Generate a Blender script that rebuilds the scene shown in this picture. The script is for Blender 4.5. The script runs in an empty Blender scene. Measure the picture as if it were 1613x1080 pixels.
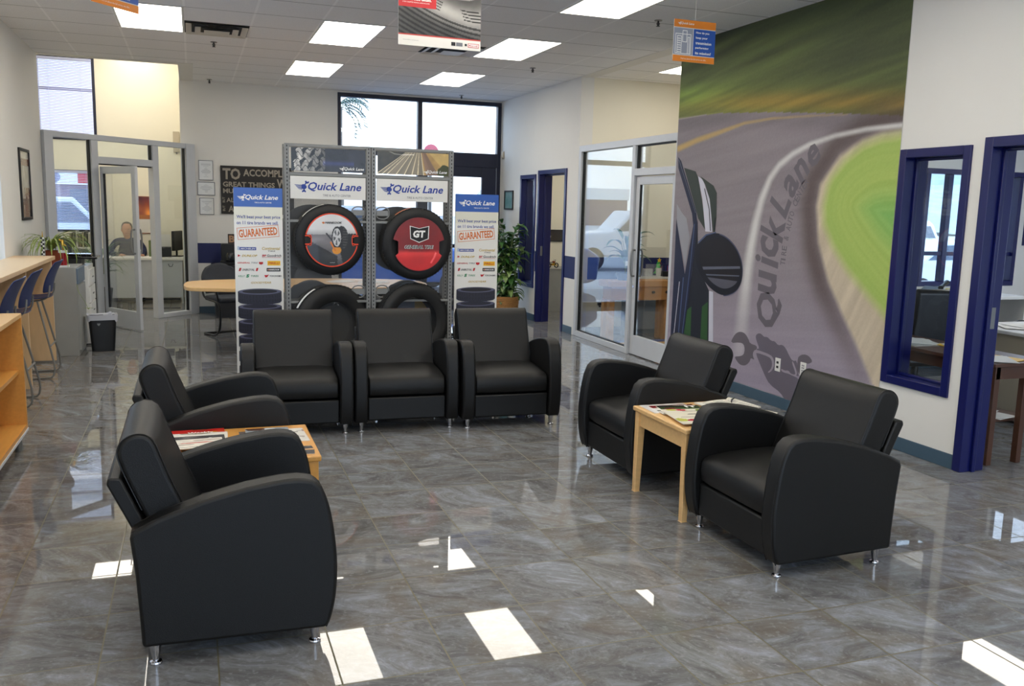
import bpy, bmesh, math, random
import numpy as np
from mathutils import Matrix, Vector
random.seed(7); rng = np.random.default_rng(7)
PI = math.pi
SC = bpy.context.scene
COL = SC.collection

# ------------------------------------------------------------------ camera
cam_d = bpy.data.cameras.new('camera'); cam = bpy.data.objects.new('camera', cam_d); COL.objects.link(cam)
cR = Vector((0.94094530, -0.33766888, 0.02452916)); cU = Vector((0.02838010, 0.15086537, 0.98814686)); cF = Vector((0.33736704, 0.92909600, -0.15153914))
cam.matrix_world = Matrix(((cR.x, cU.x, -cF.x, 0.0), (cR.y, cU.y, -cF.y, 0.0), (cR.z, cU.z, -cF.z, 1.6648), (0, 0, 0, 1)))
cam_d.sensor_fit = 'HORIZONTAL'; cam_d.sensor_width = 36.0; cam_d.lens = 36.0 * 0.86017
cam_d.clip_start = 0.05; cam_d.clip_end = 400
SC.camera = cam

# ------------------------------------------------------------------ world, view, render flags
SKY_STRENGTH = 2.6
LIGHT_STRENGTH = 6.4
EXPOSURE = 0.5
w = bpy.data.worlds.new('world'); SC.world = w; w.use_nodes = True
nt = w.node_tree; nt.nodes.clear()
wo = nt.nodes.new('ShaderNodeOutputWorld'); bg = nt.nodes.new('ShaderNodeBackground')
tc = nt.nodes.new('ShaderNodeTexCoord'); sx = nt.nodes.new('ShaderNodeSeparateXYZ'); cr = nt.nodes.new('ShaderNodeValToRGB')
nt.links.new(tc.outputs['Generated'], sx.inputs[0]); nt.links.new(sx.outputs['Z'], cr.inputs[0])
cr.color_ramp.elements[0].position = 0.0; cr.color_ramp.elements[0].color = (0.80, 0.88, 1.0, 1)
cr.color_ramp.elements[1].position = 0.5; cr.color_ramp.elements[1].color = (0.55, 0.72, 1.0, 1)
nt.links.new(cr.outputs[0], bg.inputs['Color']); bg.inputs['Strength'].default_value = SKY_STRENGTH
nt.links.new(bg.outputs[0], wo.inputs[0])
SC.view_settings.view_transform = 'Standard'; SC.view_settings.look = 'None'
SC.view_settings.exposure = EXPOSURE; SC.view_settings.gamma = 1.0; SC.view_settings.use_curve_mapping = False
SC.cycles.use_denoising = True
SC.cycles.max_bounces = 12; SC.cycles.diffuse_bounces = 8; SC.cycles.glossy_bounces = 5; SC.cycles.transparent_max_bounces = 16
SC.cycles.transmission_bounces = 6
SC.cycles.sample_clamp_indirect = 6.0; SC.cycles.caustics_reflective = False; SC.cycles.caustics_refractive = False

# ------------------------------------------------------------------ helpers
def lin(c):
    if isinstance(c, str): c = tuple(int(c[i:i+2], 16) for i in (0, 2, 4))
    out = []
    for v in c[:3]:
        v = v / 255.0
        out.append(v / 12.92 if v <= 0.04045 else ((v + 0.055) / 1.055) ** 2.4)
    return tuple(out)
MATS = {}
def mat(name, col, rough=0.5, metal=0.0, spec=0.5, bump=0.0, bscale=60.0, var=0.05, vscale=8.0, coat=0.0, emit=0.0, stretch=None, trans=0.0):
    if name in MATS: return MATS[name]
    m = bpy.data.materials.new(name); m.use_nodes = True; t = m.node_tree; b = t.nodes['Principled BSDF']
    c = lin(col) if (isinstance(col, str) or max(col) > 1.0) else col
    co = t.nodes.new('ShaderNodeTexCoord'); vec = co.outputs['Object']
    if stretch:
        mp = t.nodes.new('ShaderNodeMapping'); mp.inputs['Scale'].default_value = stretch
        t.links.new(vec, mp.inputs[0]); vec = mp.outputs[0]
    if var > 0:
        n = t.nodes.new('ShaderNodeTexNoise'); n.inputs['Scale'].default_value = vscale; n.inputs['Detail'].default_value = 4
        t.links.new(vec, n.inputs['Vector'])
        mx = t.nodes.new('ShaderNodeMix'); mx.data_type = 'RGBA'
        mx.inputs[6].default_value = tuple(max(0, x * (1 - 2*var)) for x in c) + (1,)
        mx.inputs[7].default_value = tuple(min(1, x * (1 + 2*var)) for x in c) + (1,)
        t.links.new(n.outputs['Fac'], mx.inputs[0]); t.links.new(mx.outputs[2], b.inputs['Base Color'])
    else: b.inputs['Base Color'].default_value = c + (1,)
    b.inputs['Roughness'].default_value = rough; b.inputs['Metallic'].default_value = metal
    b.inputs['Specular IOR Level'].default_value = spec; b.inputs['Coat Weight'].default_value = coat
    if trans: b.inputs['Transmission Weight'].default_value = trans
    if bump > 0:
        n2 = t.nodes.new('ShaderNodeTexNoise'); n2.inputs['Scale'].default_value = bscale; n2.inputs['Detail'].default_value = 5
        t.links.new(vec, n2.inputs['Vector'])
        bm = t.nodes.new('ShaderNodeBump'); bm.inputs['Strength'].default_value = bump; bm.inputs['Distance'].default_value = 0.01
        t.links.new(n2.outputs['Fac'], bm.inputs['Height']); t.links.new(bm.outputs[0], b.inputs['Normal'])
    if emit: b.inputs['Emission Color'].default_value = c + (1,); b.inputs['Emission Strength'].default_value = emit
    MATS[name] = m; return m
def vcol_mat(name, rough=0.4, spec=0.5, coat=0.0):
    if name in MATS: return MATS[name]
    m = bpy.data.materials.new(name); m.use_nodes = True; t = m.node_tree; b = t.nodes['Principled BSDF']
    v = t.nodes.new('ShaderNodeVertexColor'); v.layer_name = 'Col'
    t.links.new(v.outputs['Color'], b.inputs['Base Color']); b.inputs['Roughness'].default_value = rough
    b.inputs['Specular IOR Level'].default_value = spec; b.inputs['Coat Weight'].default_value = coat
    MATS[name] = m; return m
def glass_mat(name='clear_glass', tint=(0.93, 0.96, 0.97), refl=1.0):
    # clear sheet: fresnel mirror over straight-through transparency
    if name in MATS: return MATS[name]
    m = bpy.data.materials.new(name); m.use_nodes = True; t = m.node_tree; t.nodes.clear()
    o = t.nodes.new('ShaderNodeOutputMaterial'); tr = t.nodes.new('ShaderNodeBsdfTransparent'); tr.inputs[0].default_value = tint + (1,)
    g = t.nodes.new('ShaderNodeBsdfGlossy'); g.inputs['Roughness'].default_value = 0.0
    f = t.nodes.new('ShaderNodeFresnel'); ge = t.nodes.new('ShaderNodeNewGeometry'); ir = t.nodes.new('ShaderNodeMapRange')
    ir.inputs[3].default_value = 1.5; ir.inputs[4].default_value = 1/1.5; t.links.new(ge.outputs['Backfacing'], ir.inputs[0]); t.links.new(ir.outputs[0], f.inputs[0])
    mu = t.nodes.new('ShaderNodeMath'); mu.operation = 'MULTIPLY'; mu.inputs[1].default_value = refl; mu.use_clamp = True
    mx = t.nodes.new('ShaderNodeMixShader'); t.links.new(f.outputs[0], mu.inputs[0]); t.links.new(mu.outputs[0], mx.inputs[0])
    t.links.new(tr.outputs[0], mx.inputs[1]); t.links.new(g.outputs[0], mx.inputs[2]); t.links.new(mx.outputs[0], o.inputs[0])
    MATS[name] = m; return m

def tag(o, label=None, cat=None, group=None, kind=None):
    if label: o['label'] = label
    if cat: o['category'] = cat
    if group: o['group'] = group
    if kind: o['kind'] = kind
    return o
def root(name, label, cat, loc=(0, 0, 0), rz=0.0, group=None, kind=None):
    o = bpy.data.objects.new(name, None); COL.objects.link(o); o.location = loc; o.rotation_euler = (0, 0, rz); o.empty_display_size = 0.1
    return tag(o, label, cat, group, kind)
_kids = {}
def copy_tree(o, parent=None):
    c = o.copy(); COL.objects.link(c)
    if parent is not None: c.parent = parent; _kids.setdefault(parent.name, []).append(c)
    for ch in list(_kids.get(o.name, [])): copy_tree(ch, c)
    return c

FX = Matrix(((1, 0, 0, 0), (0, 0, -1, 0), (0, 1, 0, 0), (0, 0, 0, 1)))      # drawing plane standing up, facing -Y
FW = Matrix(((0, 0, -1, 0), (-1, 0, 0, 0), (0, 1, 0, 0), (0, 0, 0, 1)))     # drawing plane on the right wall, facing -X
def at(M, x, y, z, rz=0.0): return Matrix.Translation((x, y, z)) @ Matrix.Rotation(rz, 4, 'Z') @ M

class MB:
    def __init__(self): self.v = []; self.f = []; self.m = []; self.mats = []; self.M = Matrix.Identity(4)
    def mi(self, m):
        if m not in self.mats: self.mats.append(m)
        return self.mats.index(m)
    def add(self, vs, fs, m):
        k = len(self.v); i = self.mi(m); M = self.M
        self.v += [tuple(M @ Vector(p)) for p in vs]; self.f += [tuple(k + a for a in f) for f in fs]; self.m += [i] * len(fs); return self
    def box(self, x0, x1, y0, y1, z0, z1, m):
        vs = [(x0,y0,z0),(x1,y0,z0),(x1,y1,z0),(x0,y1,z0),(x0,y0,z1),(x1,y0,z1),(x1,y1,z1),(x0,y1,z1)]
        return self.add(vs, [(0,3,2,1),(4,5,6,7),(0,1,5,4),(1,2,6,5),(2,3,7,6),(3,0,4,7)], m)
    def cyl(self, p0, p1, r0, m, r1=None, n=20, caps=True):
        p0, p1 = Vector(p0), Vector(p1); r1 = r0 if r1 is None else r1
        d = (p1 - p0).normalized(); a = d.orthogonal().normalized(); b = d.cross(a)
        vs = []
        for p, r in ((p0, r0), (p1, r1)):
            for i in range(n): t = 2*PI*i/n; vs.append(p + a*math.cos(t)*r + b*math.sin(t)*r)
        fs = [(i, (i+1) % n, n + (i+1) % n, n + i) for i in range(n)]
        if caps: fs += [tuple(range(n))[::-1], tuple(range(n, 2*n))]
        return self.add(vs, fs, m)
    def tube(self, pts, r, m, n=10, closed=False):
        pts = [Vector(p) for p in pts]; N = len(pts); vs = []; prev = None
        for i, p in enumerate(pts):
            if closed: d = pts[(i+1) % N] - pts[i-1]
            else: d = pts[min(i+1, N-1)] - pts[max(i-1, 0)]
            d.normalize()
            if prev is None: a = d.orthogonal().normalized()
            else:
                a = prev - d * prev.dot(d); a = a.normalized() if a.length > 1e-6 else d.orthogonal().normalized()
            prev = a; b = d.cross(a); rr = r[i] if isinstance(r, (list, tuple)) else r
            for k in range(n): t = 2*PI*k/n; vs.append(p + a*math.cos(t)*rr + b*math.sin(t)*rr)
        fs = []
        for i in range(N if closed else N-1):
            j = (i+1) % N
            for k in range(n): k2 = (k+1) % n; fs.append((i*n+k, i*n+k2, j*n+k2, j*n+k))
        if not closed: fs += [tuple(range(n))[::-1], tuple(range((N-1)*n, N*n))]
        return self.add(vs, fs, m)
    def lathe(self, prof, c, m, n=32, axis='z'):
        # prof: (radius, height) list
        vs = []; fs = []; P = len(prof)
        for i in range(n):
            t = 2*PI*i/n
            for r, h in prof:
                q = (r*math.cos(t), r*math.sin(t), h)
                if axis == 'y': q = (q[0], -q[2], q[1])
                if axis == 'x': q = (q[2], q[0], q[1])
                vs.append((q[0]+c[0], q[1]+c[1], q[2]+c[2]))
        for i in range(n):
            j = (i+1) % n
            for k in range(P-1): fs.append((i*P+k, j*P+k, j*P+k+1, i*P+k+1))
        return self.add(vs, fs, m)
    def prism(self, prof, a, b, m, plane='xz'):
        # closed outline in a plane, pushed along the third axis from a to b
        def q(p, t): return (p[0], t, p[1]) if plane == 'xz' else ((t, p[0], p[1]) if plane == 'yz' else (p[0], p[1], t))
        n = len(prof); vs = [q(p, a) for p in prof] + [q(p, b) for p in prof]
        fs = [(i, (i+1) % n, n+(i+1) % n, n+i) for i in range(n)] + [tuple(range(n))[::-1], tuple(range(n, 2*n))]
        return self.add(vs, fs, m)
    def flat(self, pts, m, z=0.0): return self.add([(p[0], p[1], z) for p in pts], [tuple(range(len(pts)))], m)
    def rect(self, x0, y0, x1, y1, m, z=0.0): return self.flat([(x0,y0),(x1,y0),(x1,y1),(x0,y1)], m, z)
    def frame2(self, x0, y0, x1, y1, t, m, z=0.0):
        for r in ((x0,y0,x1,y0+t),(x0,y1-t,x1,y1),(x0,y0+t,x0+t,y1-t),(x1-t,y0+t,x1,y1-t)): self.rect(*r, m, z)
        return self
    def text(self, s, x, y, wd, h, m, bold=0.0, shear=0.0, z=0.0, rot=0.0, fit=True):
        # (x, y) is the lower left corner of the words in the drawing plane
        cu = bpy.data.curves.new('t', 'FONT'); cu.body = s; cu.size = 1.0; cu.offset = bold; cu.resolution_u = 2
        ob = bpy.data.objects.new('t', cu); me = bpy.data.meshes.new_from_object(ob)
        if len(me.vertices):
            co = np.array([v.co[:2] for v in me.vertices]); co[:, 0] += shear*co[:, 1]; lo = co.min(0); hi = co.max(0); sz = np.maximum(hi - lo, 1e-6)
            sy = h / sz[1]; sxx = (wd / sz[0]) if (fit and wd) else sy
            p = (co - lo) * [sxx, sy]; cr_, sr_ = math.cos(rot), math.sin(rot)
            self.add([(x + a*cr_ - b*sr_, y + a*sr_ + b*cr_, z) for a, b in p], [tuple(f.vertices) for f in me.polygons], m)
        bpy.data.objects.remove(ob); bpy.data.meshes.remove(me); bpy.data.curves.remove(cu); return self
    def build(self, name, parent=None, bevel=0.0, segs=2, smooth=None, loc=None, rz=None, label=None, subsurf=0, angle=35):
        me = bpy.data.meshes.new(name); me.from_pydata(self.v, [], self.f)
        for m in self.mats: me.materials.append(m)
        me.polygons.foreach_set('material_index', self.m)
        if smooth is not False:
            me.polygons.foreach_set('use_smooth', [True]*len(self.f))
            me.set_sharp_from_angle(angle=math.radians(angle))
        me.update(); o = bpy.data.objects.new(name, me); COL.objects.link(o)
        if parent is not None: o.parent = parent; _kids.setdefault(parent.name, []).append(o)
        if loc: o.location = loc
        if rz is not None: o.rotation_euler = (0, 0, rz)
        if bevel > 0:
            b = o.modifiers.new('bevel', 'BEVEL'); b.width = bevel; b.segments = segs; b.limit_method = 'ANGLE'; b.angle_limit = math.radians(40); b.harden_normals = False
        if subsurf: s = o.modifiers.new('sub', 'SUBSURF'); s.levels = subsurf; s.render_levels = subsurf
        if label: o['label'] = label
        return o
def chaikin(p, it=2, closed=True):
    for _ in range(it):
        q = []; n = len(p)
        for i in range(n if closed else n-1):
            a, b = p[i], p[(i+1) % n]
            q.append(tuple(.75*a[k]+.25*b[k] for k in range(len(a)))); q.append(tuple(.25*a[k]+.75*b[k] for k in range(len(a))))
        p = q if closed else [p[0]] + q + [p[-1]]
    return p
def painted(name, M, W_, H_, nx, ny, fn, parent=None, rough=0.35, coat=0.0, z=0.0, warp=None, spec=0.5):
    # a printed sheet: fn(u, v) -> sRGB 0..255 array, u and v in metres from the lower left corner
    u = np.linspace(0, W_, nx); v = np.linspace(0, H_, ny); U_, V_ = np.meshgrid(u, v)
    rgb = np.clip(fn(U_, V_), 0, 255) / 255.0
    rgb = np.where(rgb <= 0.04045, rgb/12.92, ((rgb+0.055)/1.055)**2.4)
    if warp: PX, PY = warp(U_, V_)
    else: PX, PY = U_, V_
    A = np.array(M); P = np.stack([PX.ravel(), PY.ravel(), np.full(PX.size, z), np.ones(PX.size)], 1) @ A.T
    idx = np.arange(nx*ny).reshape(ny, nx); F = np.stack([idx[:-1,:-1], idx[:-1,1:], idx[1:,1:], idx[1:,:-1]], -1).reshape(-1, 4)
    me = bpy.data.meshes.new(name); me.from_pydata(P[:, :3].tolist(), [], F.tolist())
    ca = me.color_attributes.new('Col', 'FLOAT_COLOR', 'POINT'); ca.data.foreach_set('color', np.concatenate([rgb.reshape(-1, 3), np.ones((nx*ny, 1))], 1).ravel())
    me.materials.append(vcol_mat('print_%d_%d' % (rough*100, coat*100), rough, spec, coat)); me.update()
    o = bpy.data.objects.new(name, me); COL.objects.link(o)
    if parent is not None: o.parent = parent; _kids.setdefault(parent.name, []).append(o)
    return o
def vnoise(U_, V_, su, sv, seed=0, octaves=3):
    # smooth value noise
    out = np.zeros_like(U_); amp = 1.0; tot = 0
    for o in range(octaves):
        r = np.random.default_rng(seed+o*17).random((64, 64)); x = U_*su*(2**o) + 11.3*o; y = V_*sv*(2**o) + 5.7*o
        xi = np.floor(x).astype(int); yi = np.floor(y).astype(int); fx = x-xi; fy = y-yi; fx = fx*fx*(3-2*fx); fy = fy*fy*(3-2*fy)
        g = lambda a, b: r[a % 64, b % 64]
        out += amp*((g(xi,yi)*(1-fx)+g(xi+1,yi)*fx)*(1-fy)+(g(xi,yi+1)*(1-fx)+g(xi+1,yi+1)*fx)*fy); tot += amp; amp *= .5
    return out/tot
def pdist(U_, V_, poly):
    d = np.full(U_.shape, 1e9)
    for (x0, y0), (x1, y1) in zip(poly[:-1], poly[1:]):
        dx, dy = x1-x0, y1-y0; t = np.clip(((U_-x0)*dx+(V_-y0)*dy)/(dx*dx+dy*dy), 0, 1)
        d = np.minimum(d, np.hypot(U_-x0-t*dx, V_-y0-t*dy))
    return d
def inside(U_, V_, poly):
    c = np.zeros(U_.shape, bool); n = len(poly)
    for i in range(n):
        (x0, y0), (x1, y1) = poly[i], poly[(i+1) % n]
        if y0 == y1: continue
        c ^= ((y0 > V_) != (y1 > V_)) & (U_ < (x1-x0)*(V_-y0)/(y1-y0)+x0)
    return c

# ------------------------------------------------------------------ materials
WALLC = (0.75, 0.74, 0.71)
M_wall = mat('painted_wall', WALLC, 0.75, bump=0.05, bscale=180, var=0.015, vscale=2)
M_cream = mat('cream_wall', (0.80, 0.76, 0.64), 0.75, bump=0.05, bscale=180, var=0.015, vscale=2)
M_navyst = mat('navy_stripe', (14, 26, 84), 0.6, var=0.03)
M_navy = mat('navy_enamel', (13, 20, 84), 0.28, var=0.03)
M_base = mat('teal_vinyl_base', (62, 86, 104), 0.45, var=0.04)
M_alu = mat('satin_aluminium', (200, 203, 208), 0.42, metal=0.1, bump=0.02, bscale=300, var=0.02)
M_alud = mat('dark_gasket', (20, 22, 26), 0.5)
M_black = mat('black_plastic', (14, 14, 16), 0.4, bump=0.03, bscale=200)
M_rubber = mat('tyre_rubber', (21, 21, 22), 0.62, bump=0.1, bscale=120)
M_leather = mat('black_leather', (8.5, 8.5, 9), 0.45, bump=0.18, bscale=420, var=0.06, vscale=5, spec=0.38)
M_chrome = mat('chrome', (200, 200, 205), 0.12, metal=1.0, var=0)
M_steel = mat('grey_steel', (128, 128, 126), 0.4, metal=0.35, bump=0.02)
M_maple = mat('light_maple', (222, 180, 122), 0.35, bump=0.02, bscale=40, var=0.07, vscale=6, stretch=(1, 8, 8))
M_maple2 = mat('honey_maple', (205, 148, 72), 0.38, bump=0.02, bscale=40, var=0.07, vscale=6, stretch=(8, 1, 8))
M_birch = mat('pale_birch', (214, 182, 140), 0.4, bump=0.02, bscale=40, var=0.06, vscale=5, stretch=(6, 6, 1))
M_oak = mat('butcher_block', (196, 142, 84), 0.45, bump=0.03, bscale=40, var=0.1, vscale=9, stretch=(1, 6, 6))
M_brown = mat('brown_walnut', (84, 52, 34), 0.35, bump=0.02, var=0.08, vscale=8, stretch=(1, 6, 6))
M_white = mat('white_laminate', (225, 224, 220), 0.4, var=0.02)
M_grey = mat('grey_laminate', (150, 150, 146), 0.5, bump=0.06, bscale=400, var=0.04)
M_paper = mat('paper_white', (232, 230, 224), 0.6, var=0.02)
M_beige = mat('beige_metal', (186, 176, 156), 0.4, var=0.02)
M_bluepl = mat('blue_plastic', (38, 48, 92), 0.38, bump=0.02, var=0.05)
M_fabric = mat('charcoal_fabric', (52, 54, 60), 0.9, bump=0.15, bscale=500)
M_leaf = mat('leaf_green', (58, 100, 44), 0.35, var=0.16, vscale=14)
M_leaf2 = mat('leaf_pale', (120, 146, 84), 0.38, var=0.16, vscale=14)
M_spider = mat('striped_blade', (132, 152, 72), 0.4, var=0.2, vscale=20)
M_wicker = mat('wicker', (176, 128, 72), 0.6, bump=0.3, bscale=150, var=0.12, vscale=60)
M_glass = glass_mat()
M_glass2 = glass_mat('storefront_glass', (0.95, 0.97, 0.97), 1.6)

def floor_mat():
    m = bpy.data.materials.new('polished_stone_tile'); m.use_nodes = True; t = m.node_tree; b = t.nodes['Principled BSDF']; N = t.nodes.new; L = t.links.new
    T = 0.4064
    co = N('ShaderNodeTexCoord'); mp = N('ShaderNodeMapping'); mp.inputs['Location'].default_value = (-0.8561/T, -5.3243/T, 0); mp.inputs['Scale'].default_value = (1/T, 1/T, 1/T)
    L(co.outputs['Object'], mp.inputs[0])
    fl = N('ShaderNodeVectorMath'); fl.operation = 'FLOOR'; L(mp.outputs[0], fl.inputs[0])
    fr = N('ShaderNodeVectorMath'); fr.operation = 'FRACTION'; L(mp.outputs[0], fr.inputs[0])
    sp = N('ShaderNodeSeparateXYZ'); L(fr.outputs[0], sp.inputs[0])
    def pp(sock):
        a = N('ShaderNodeMath'); a.operation = 'PINGPONG'; a.inputs[1].default_value = 0.5; L(sock, a.inputs[0]); return a.outputs[0]
    mn = N('ShaderNodeMath'); mn.operation = 'MINIMUM'; L(pp(sp.outputs[0]), mn.inputs[0]); L(pp(sp.outputs[1]), mn.inputs[1])
    gr = N('ShaderNodeMapRange'); gr.inputs[1].default_value = 0.0055; gr.inputs[2].default_value = 0.0095; L(mn.outputs[0], gr.inputs[0])
    wn = N('ShaderNodeTexWhiteNoise'); wn.noise_dimensions = '3D'; L(fl.outputs[0], wn.inputs[0])
    sc_ = N('ShaderNodeVectorMath'); sc_.operation = 'SCALE'; sc_.inputs[3].default_value = 40.0; L(wn.outputs['Color'], sc_.inputs[0])
    rot = N('ShaderNodeVectorRotate'); rot.rotation_type = 'Z_AXIS'; L(mp.outputs[0], rot.inputs['Vector'])
    an = N('ShaderNodeMath'); an.operation = 'MULTIPLY'; an.inputs[1].default_value = 1.1; L(wn.outputs['Value'], an.inputs[0]); L(an.outputs[0], rot.inputs['Angle'])
    ad = N('ShaderNodeVectorMath'); ad.operation = 'ADD'; L(rot.outputs[0], ad.inputs[0]); L(sc_.outputs[0], ad.inputs[1])
    st = N('ShaderNodeMapping'); st.inputs['Rotation'].default_value = (0, 0, 0.5); st.inputs['Scale'].default_value = (0.8, 1.9, 1); L(ad.outputs[0], st.inputs[0])
    n1 = N('ShaderNodeTexNoise'); n1.inputs['Scale'].default_value = 1.3; n1.inputs['Detail'].default_value = 12; n1.inputs['Roughness'].default_value = 0.78; n1.inputs['Distortion'].default_value = 1.3; L(st.outputs[0], n1.inputs['Vector'])
    r1 = N('ShaderNodeValToRGB'); e = r1.color_ramp.elements
    e[0].position = 0.28; e[0].color = lin((82, 79, 76)) + (1,); e[1].position = 0.72; e[1].color = lin((168, 173, 181)) + (1,)
    for pos, c in ((0.42, (102, 102, 103)), (0.5, (120, 120, 120)), (0.58, (132, 135, 141))):
        q = r1.color_ramp.elements.new(pos); q.color = lin(c) + (1,)
    L(n1.outputs['Fac'], r1.inputs[0])
    n2 = N('ShaderNodeTexNoise'); n2.inputs['Scale'].default_value = 1.1; n2.inputs['Detail'].default_value = 4; n2.inputs['Distortion'].default_value = 1.5; L(ad.outputs[0], n2.inputs['Vector'])
    r2 = N('ShaderNodeMapRange'); r2.inputs[1].default_value = 0.5; r2.inputs[2].default_value = 0.68; r2.inputs[4].default_value = 0.55; L(n2.outputs['Fac'], r2.inputs[0])
    mb = N('ShaderNodeMix'); mb.data_type = 'RGBA'; mb.inputs[7].default_value = lin((108, 98, 84)) + (1,); L(r2.outputs[0], mb.inputs[0]); L(r1.outputs[0], mb.inputs[6])
    n3 = N('ShaderNodeTexNoise'); n3.inputs['Scale'].default_value = 19; n3.inputs['Detail'].default_value = 3; L(ad.outputs[0], n3.inputs['Vector'])
    r3 = N('ShaderNodeMapRange'); r3.inputs[1].default_value = 0.56; r3.inputs[2].default_value = 0.72; r3.inputs[4].default_value = 0.38; L(n3.outputs['Fac'], r3.inputs[0])
    mc = N('ShaderNodeMix'); mc.data_type = 'RGBA'; mc.inputs[7].default_value = lin((158, 160, 164)) + (1,); L(r3.outputs[0], mc.inputs[0]); L(mb.outputs[2], mc.inputs[6])
    tv = N('ShaderNodeMapRange'); tv.inputs[3].default_value = 0.90; tv.inputs[4].default_value = 1.08; L(wn.outputs['Value'], tv.inputs[0])
    ms = N('ShaderNodeVectorMath'); ms.operation = 'SCALE'; L(mc.outputs[2], ms.inputs[0]); L(tv.outputs[0], ms.inputs[3])
    mg = N('ShaderNodeMix'); mg.data_type = 'RGBA'; mg.inputs[6].default_value = lin((100, 94, 72)) + (1,); L(gr.outputs[0], mg.inputs[0]); L(ms.outputs[0], mg.inputs[7])
    L(mg.outputs[2], b.inputs['Base Color'])
    rr = N('ShaderNodeMapRange'); rr.inputs[3].default_value = 0.5; rr.inputs[4].default_value = 0.018; L(gr.outputs[0], rr.inputs[0]); L(rr.outputs[0], b.inputs['Roughness'])
    b.inputs['IOR'].default_value = 1.45
    bh = N('ShaderNodeMath'); bh.operation = 'MULTIPLY_ADD'; bh.inputs[1].default_value = 0.02; L(n2.outputs['Fac'], bh.inputs[0]); L(gr.outputs[0], bh.inputs[2])
    bp = N('ShaderNodeBump'); bp.inputs['Strength'].default_value = 0.04; bp.inputs['Distance'].default_value = 0.004; L(bh.outputs[0], bp.inputs['Height']); L(bp.outputs[0], b.inputs['Normal'])
    return m
def ceil_mat():
    m = bpy.data.materials.new('lay_in_ceiling_tile'); m.use_nodes = True; t = m.node_tree; b = t.nodes['Principled BSDF']; N = t.nodes.new; L = t.links.new
    co = N('ShaderNodeTexCoord'); mp = N('ShaderNodeMapping'); mp.inputs['Location'].default_value = (-1.2/0.61, -8.68/0.6325, 0); mp.inputs['Scale'].default_value = (1/0.61, 1/0.6325, 1)
    L(co.outputs['Object'], mp.inputs[0]); fr = N('ShaderNodeVectorMath'); fr.operation = 'FRACTION'; L(mp.outputs[0], fr.inputs[0]); sp = N('ShaderNodeSeparateXYZ'); L(fr.outputs[0], sp.inputs[0])
    def pp(sock, lo, hi):
        a = N('ShaderNodeMath'); a.operation = 'PINGPONG'; a.inputs[1].default_value = 0.5; L(sock, a.inputs[0])
        r = N('ShaderNodeMapRange'); r.inputs[1].default_value = lo; r.inputs[2].default_value = hi; L(a.outputs[0], r.inputs[0]); return r.outputs[0]
    gx = pp(sp.outputs[0], 0.014, 0.020); gy = pp(sp.outputs[1], 0.006, 0.014)
    n = N('ShaderNodeTexNoise'); n.inputs['Scale'].default_value = 240; n.inputs['Detail'].default_value = 2; L(co.outputs['Object'], n.inputs['Vector'])
    r = N('ShaderNodeValToRGB'); r.color_ramp.elements[0].position = 0.35; r.color_ramp.elements[0].color = (0.78, 0.78, 0.79, 1); r.color_ramp.elements[1].position = 0.6; r.color_ramp.elements[1].color = (0.90, 0.90, 0.91, 1); L(n.outputs['Fac'], r.inputs[0])
    m1 = N('ShaderNodeMix'); m1.data_type = 'RGBA'; m1.inputs[6].default_value = (0.95, 0.95, 0.96, 1); L(gx, m1.inputs[0]); L(r.outputs[0], m1.inputs[7])
    m2 = N('ShaderNodeMix'); m2.data_type = 'RGBA'; m2.inputs[6].default_value = (0.28, 0.28, 0.285, 1); L(gy, m2.inputs[0]); L(m1.outputs[2], m2.inputs[7])
    L(m2.outputs[2], b.inputs['Base Color']); b.inputs['Roughness'].default_value = 0.9
    return m
M_floor = floor_mat(); M_ceil = ceil_mat()

# ------------------------------------------------------------------ room shell
H = 3.353; XW = 4.76; XL = -1.70; YF = 13.85; YB = -2.6; WT = 0.18
def struct(o, label, cat='wall'): return tag(o, label, cat, kind='structure')
def wall_along_y(mb, x0, x1, y0, y1, z0, z1, holes, m):
    holes = sorted(holes); y = y0
    for a, b, c, d in holes:
        if a > y: mb.box(x0, x1, y, a, z0, z1, m)
        if c > z0: mb.box(x0, x1, a, b, z0, c, m)
        if d < z1: mb.box(x0, x1, a, b, d, z1, m)
        y = b
    if y < y1: mb.box(x0, x1, y, y1, z0, z1, m)
def wall_along_x(mb, y0, y1, x0, x1, z0, z1, holes, m):
    holes = sorted(holes); x = x0
    for a, b, c, d in holes:
        if a > x: mb.box(x, a, y0, y1, z0, z1, m)
        if c > z0: mb.box(a, b, y0, y1, z0, c, m)
        if d < z1: mb.box(a, b, y0, y1, d, z1, m)
        x = b
    if x < x1: mb.box(x, x1, y0, y1, z0, z1, m)

b = MB(); b.box(-4.2, 10.4, YB, 17.0, -0.12, 0.0, M_floor)
struct(b.build('floor'), 'polished grey stone tile floor with thin tan grout lines', 'floor')
b = MB(); b.box(XL, XW, YB, 12.14, H, H+.1, M_ceil); b.box(0.06, XW, 12.14, YF, H, H+.1, M_ceil)
b.box(XL-.18, XL, YB, 12.14, H, H+.1, M_ceil)
struct(b.build('ceiling'), 'suspended ceiling of grey lay-in tiles over the showroom', 'ceiling')
b = MB(); b.box(XL, 0.06, 12.14, 12.30, H-.005, 4.3, M_wall); b.box(-0.12, 0.06, 12.30, YF, H-.005, 4.3, M_wall)
struct(b.build('trim_1'), 'plain drywall edge where ceiling stops above left office', 'trim')
b = MB(); b.box(XW-.02, XW+.17, 8.2, 10.73, H-.006, H+.1, M_wall)
struct(b.build('trim_2'), 'plain drywall strip of ceiling above right glass partition', 'trim')
b = MB(); b.box(XW+.17, 7.2, 8.2, 10.73, H, H+.1, M_ceil)
struct(b.build('ceiling_right_office'), 'suspended ceiling tiles over glass-fronted office on right', 'ceiling')
b = MB(); b.box(XW+WT, 10.2, YB, 8.1, 2.75, 2.85, M_ceil)
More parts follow.
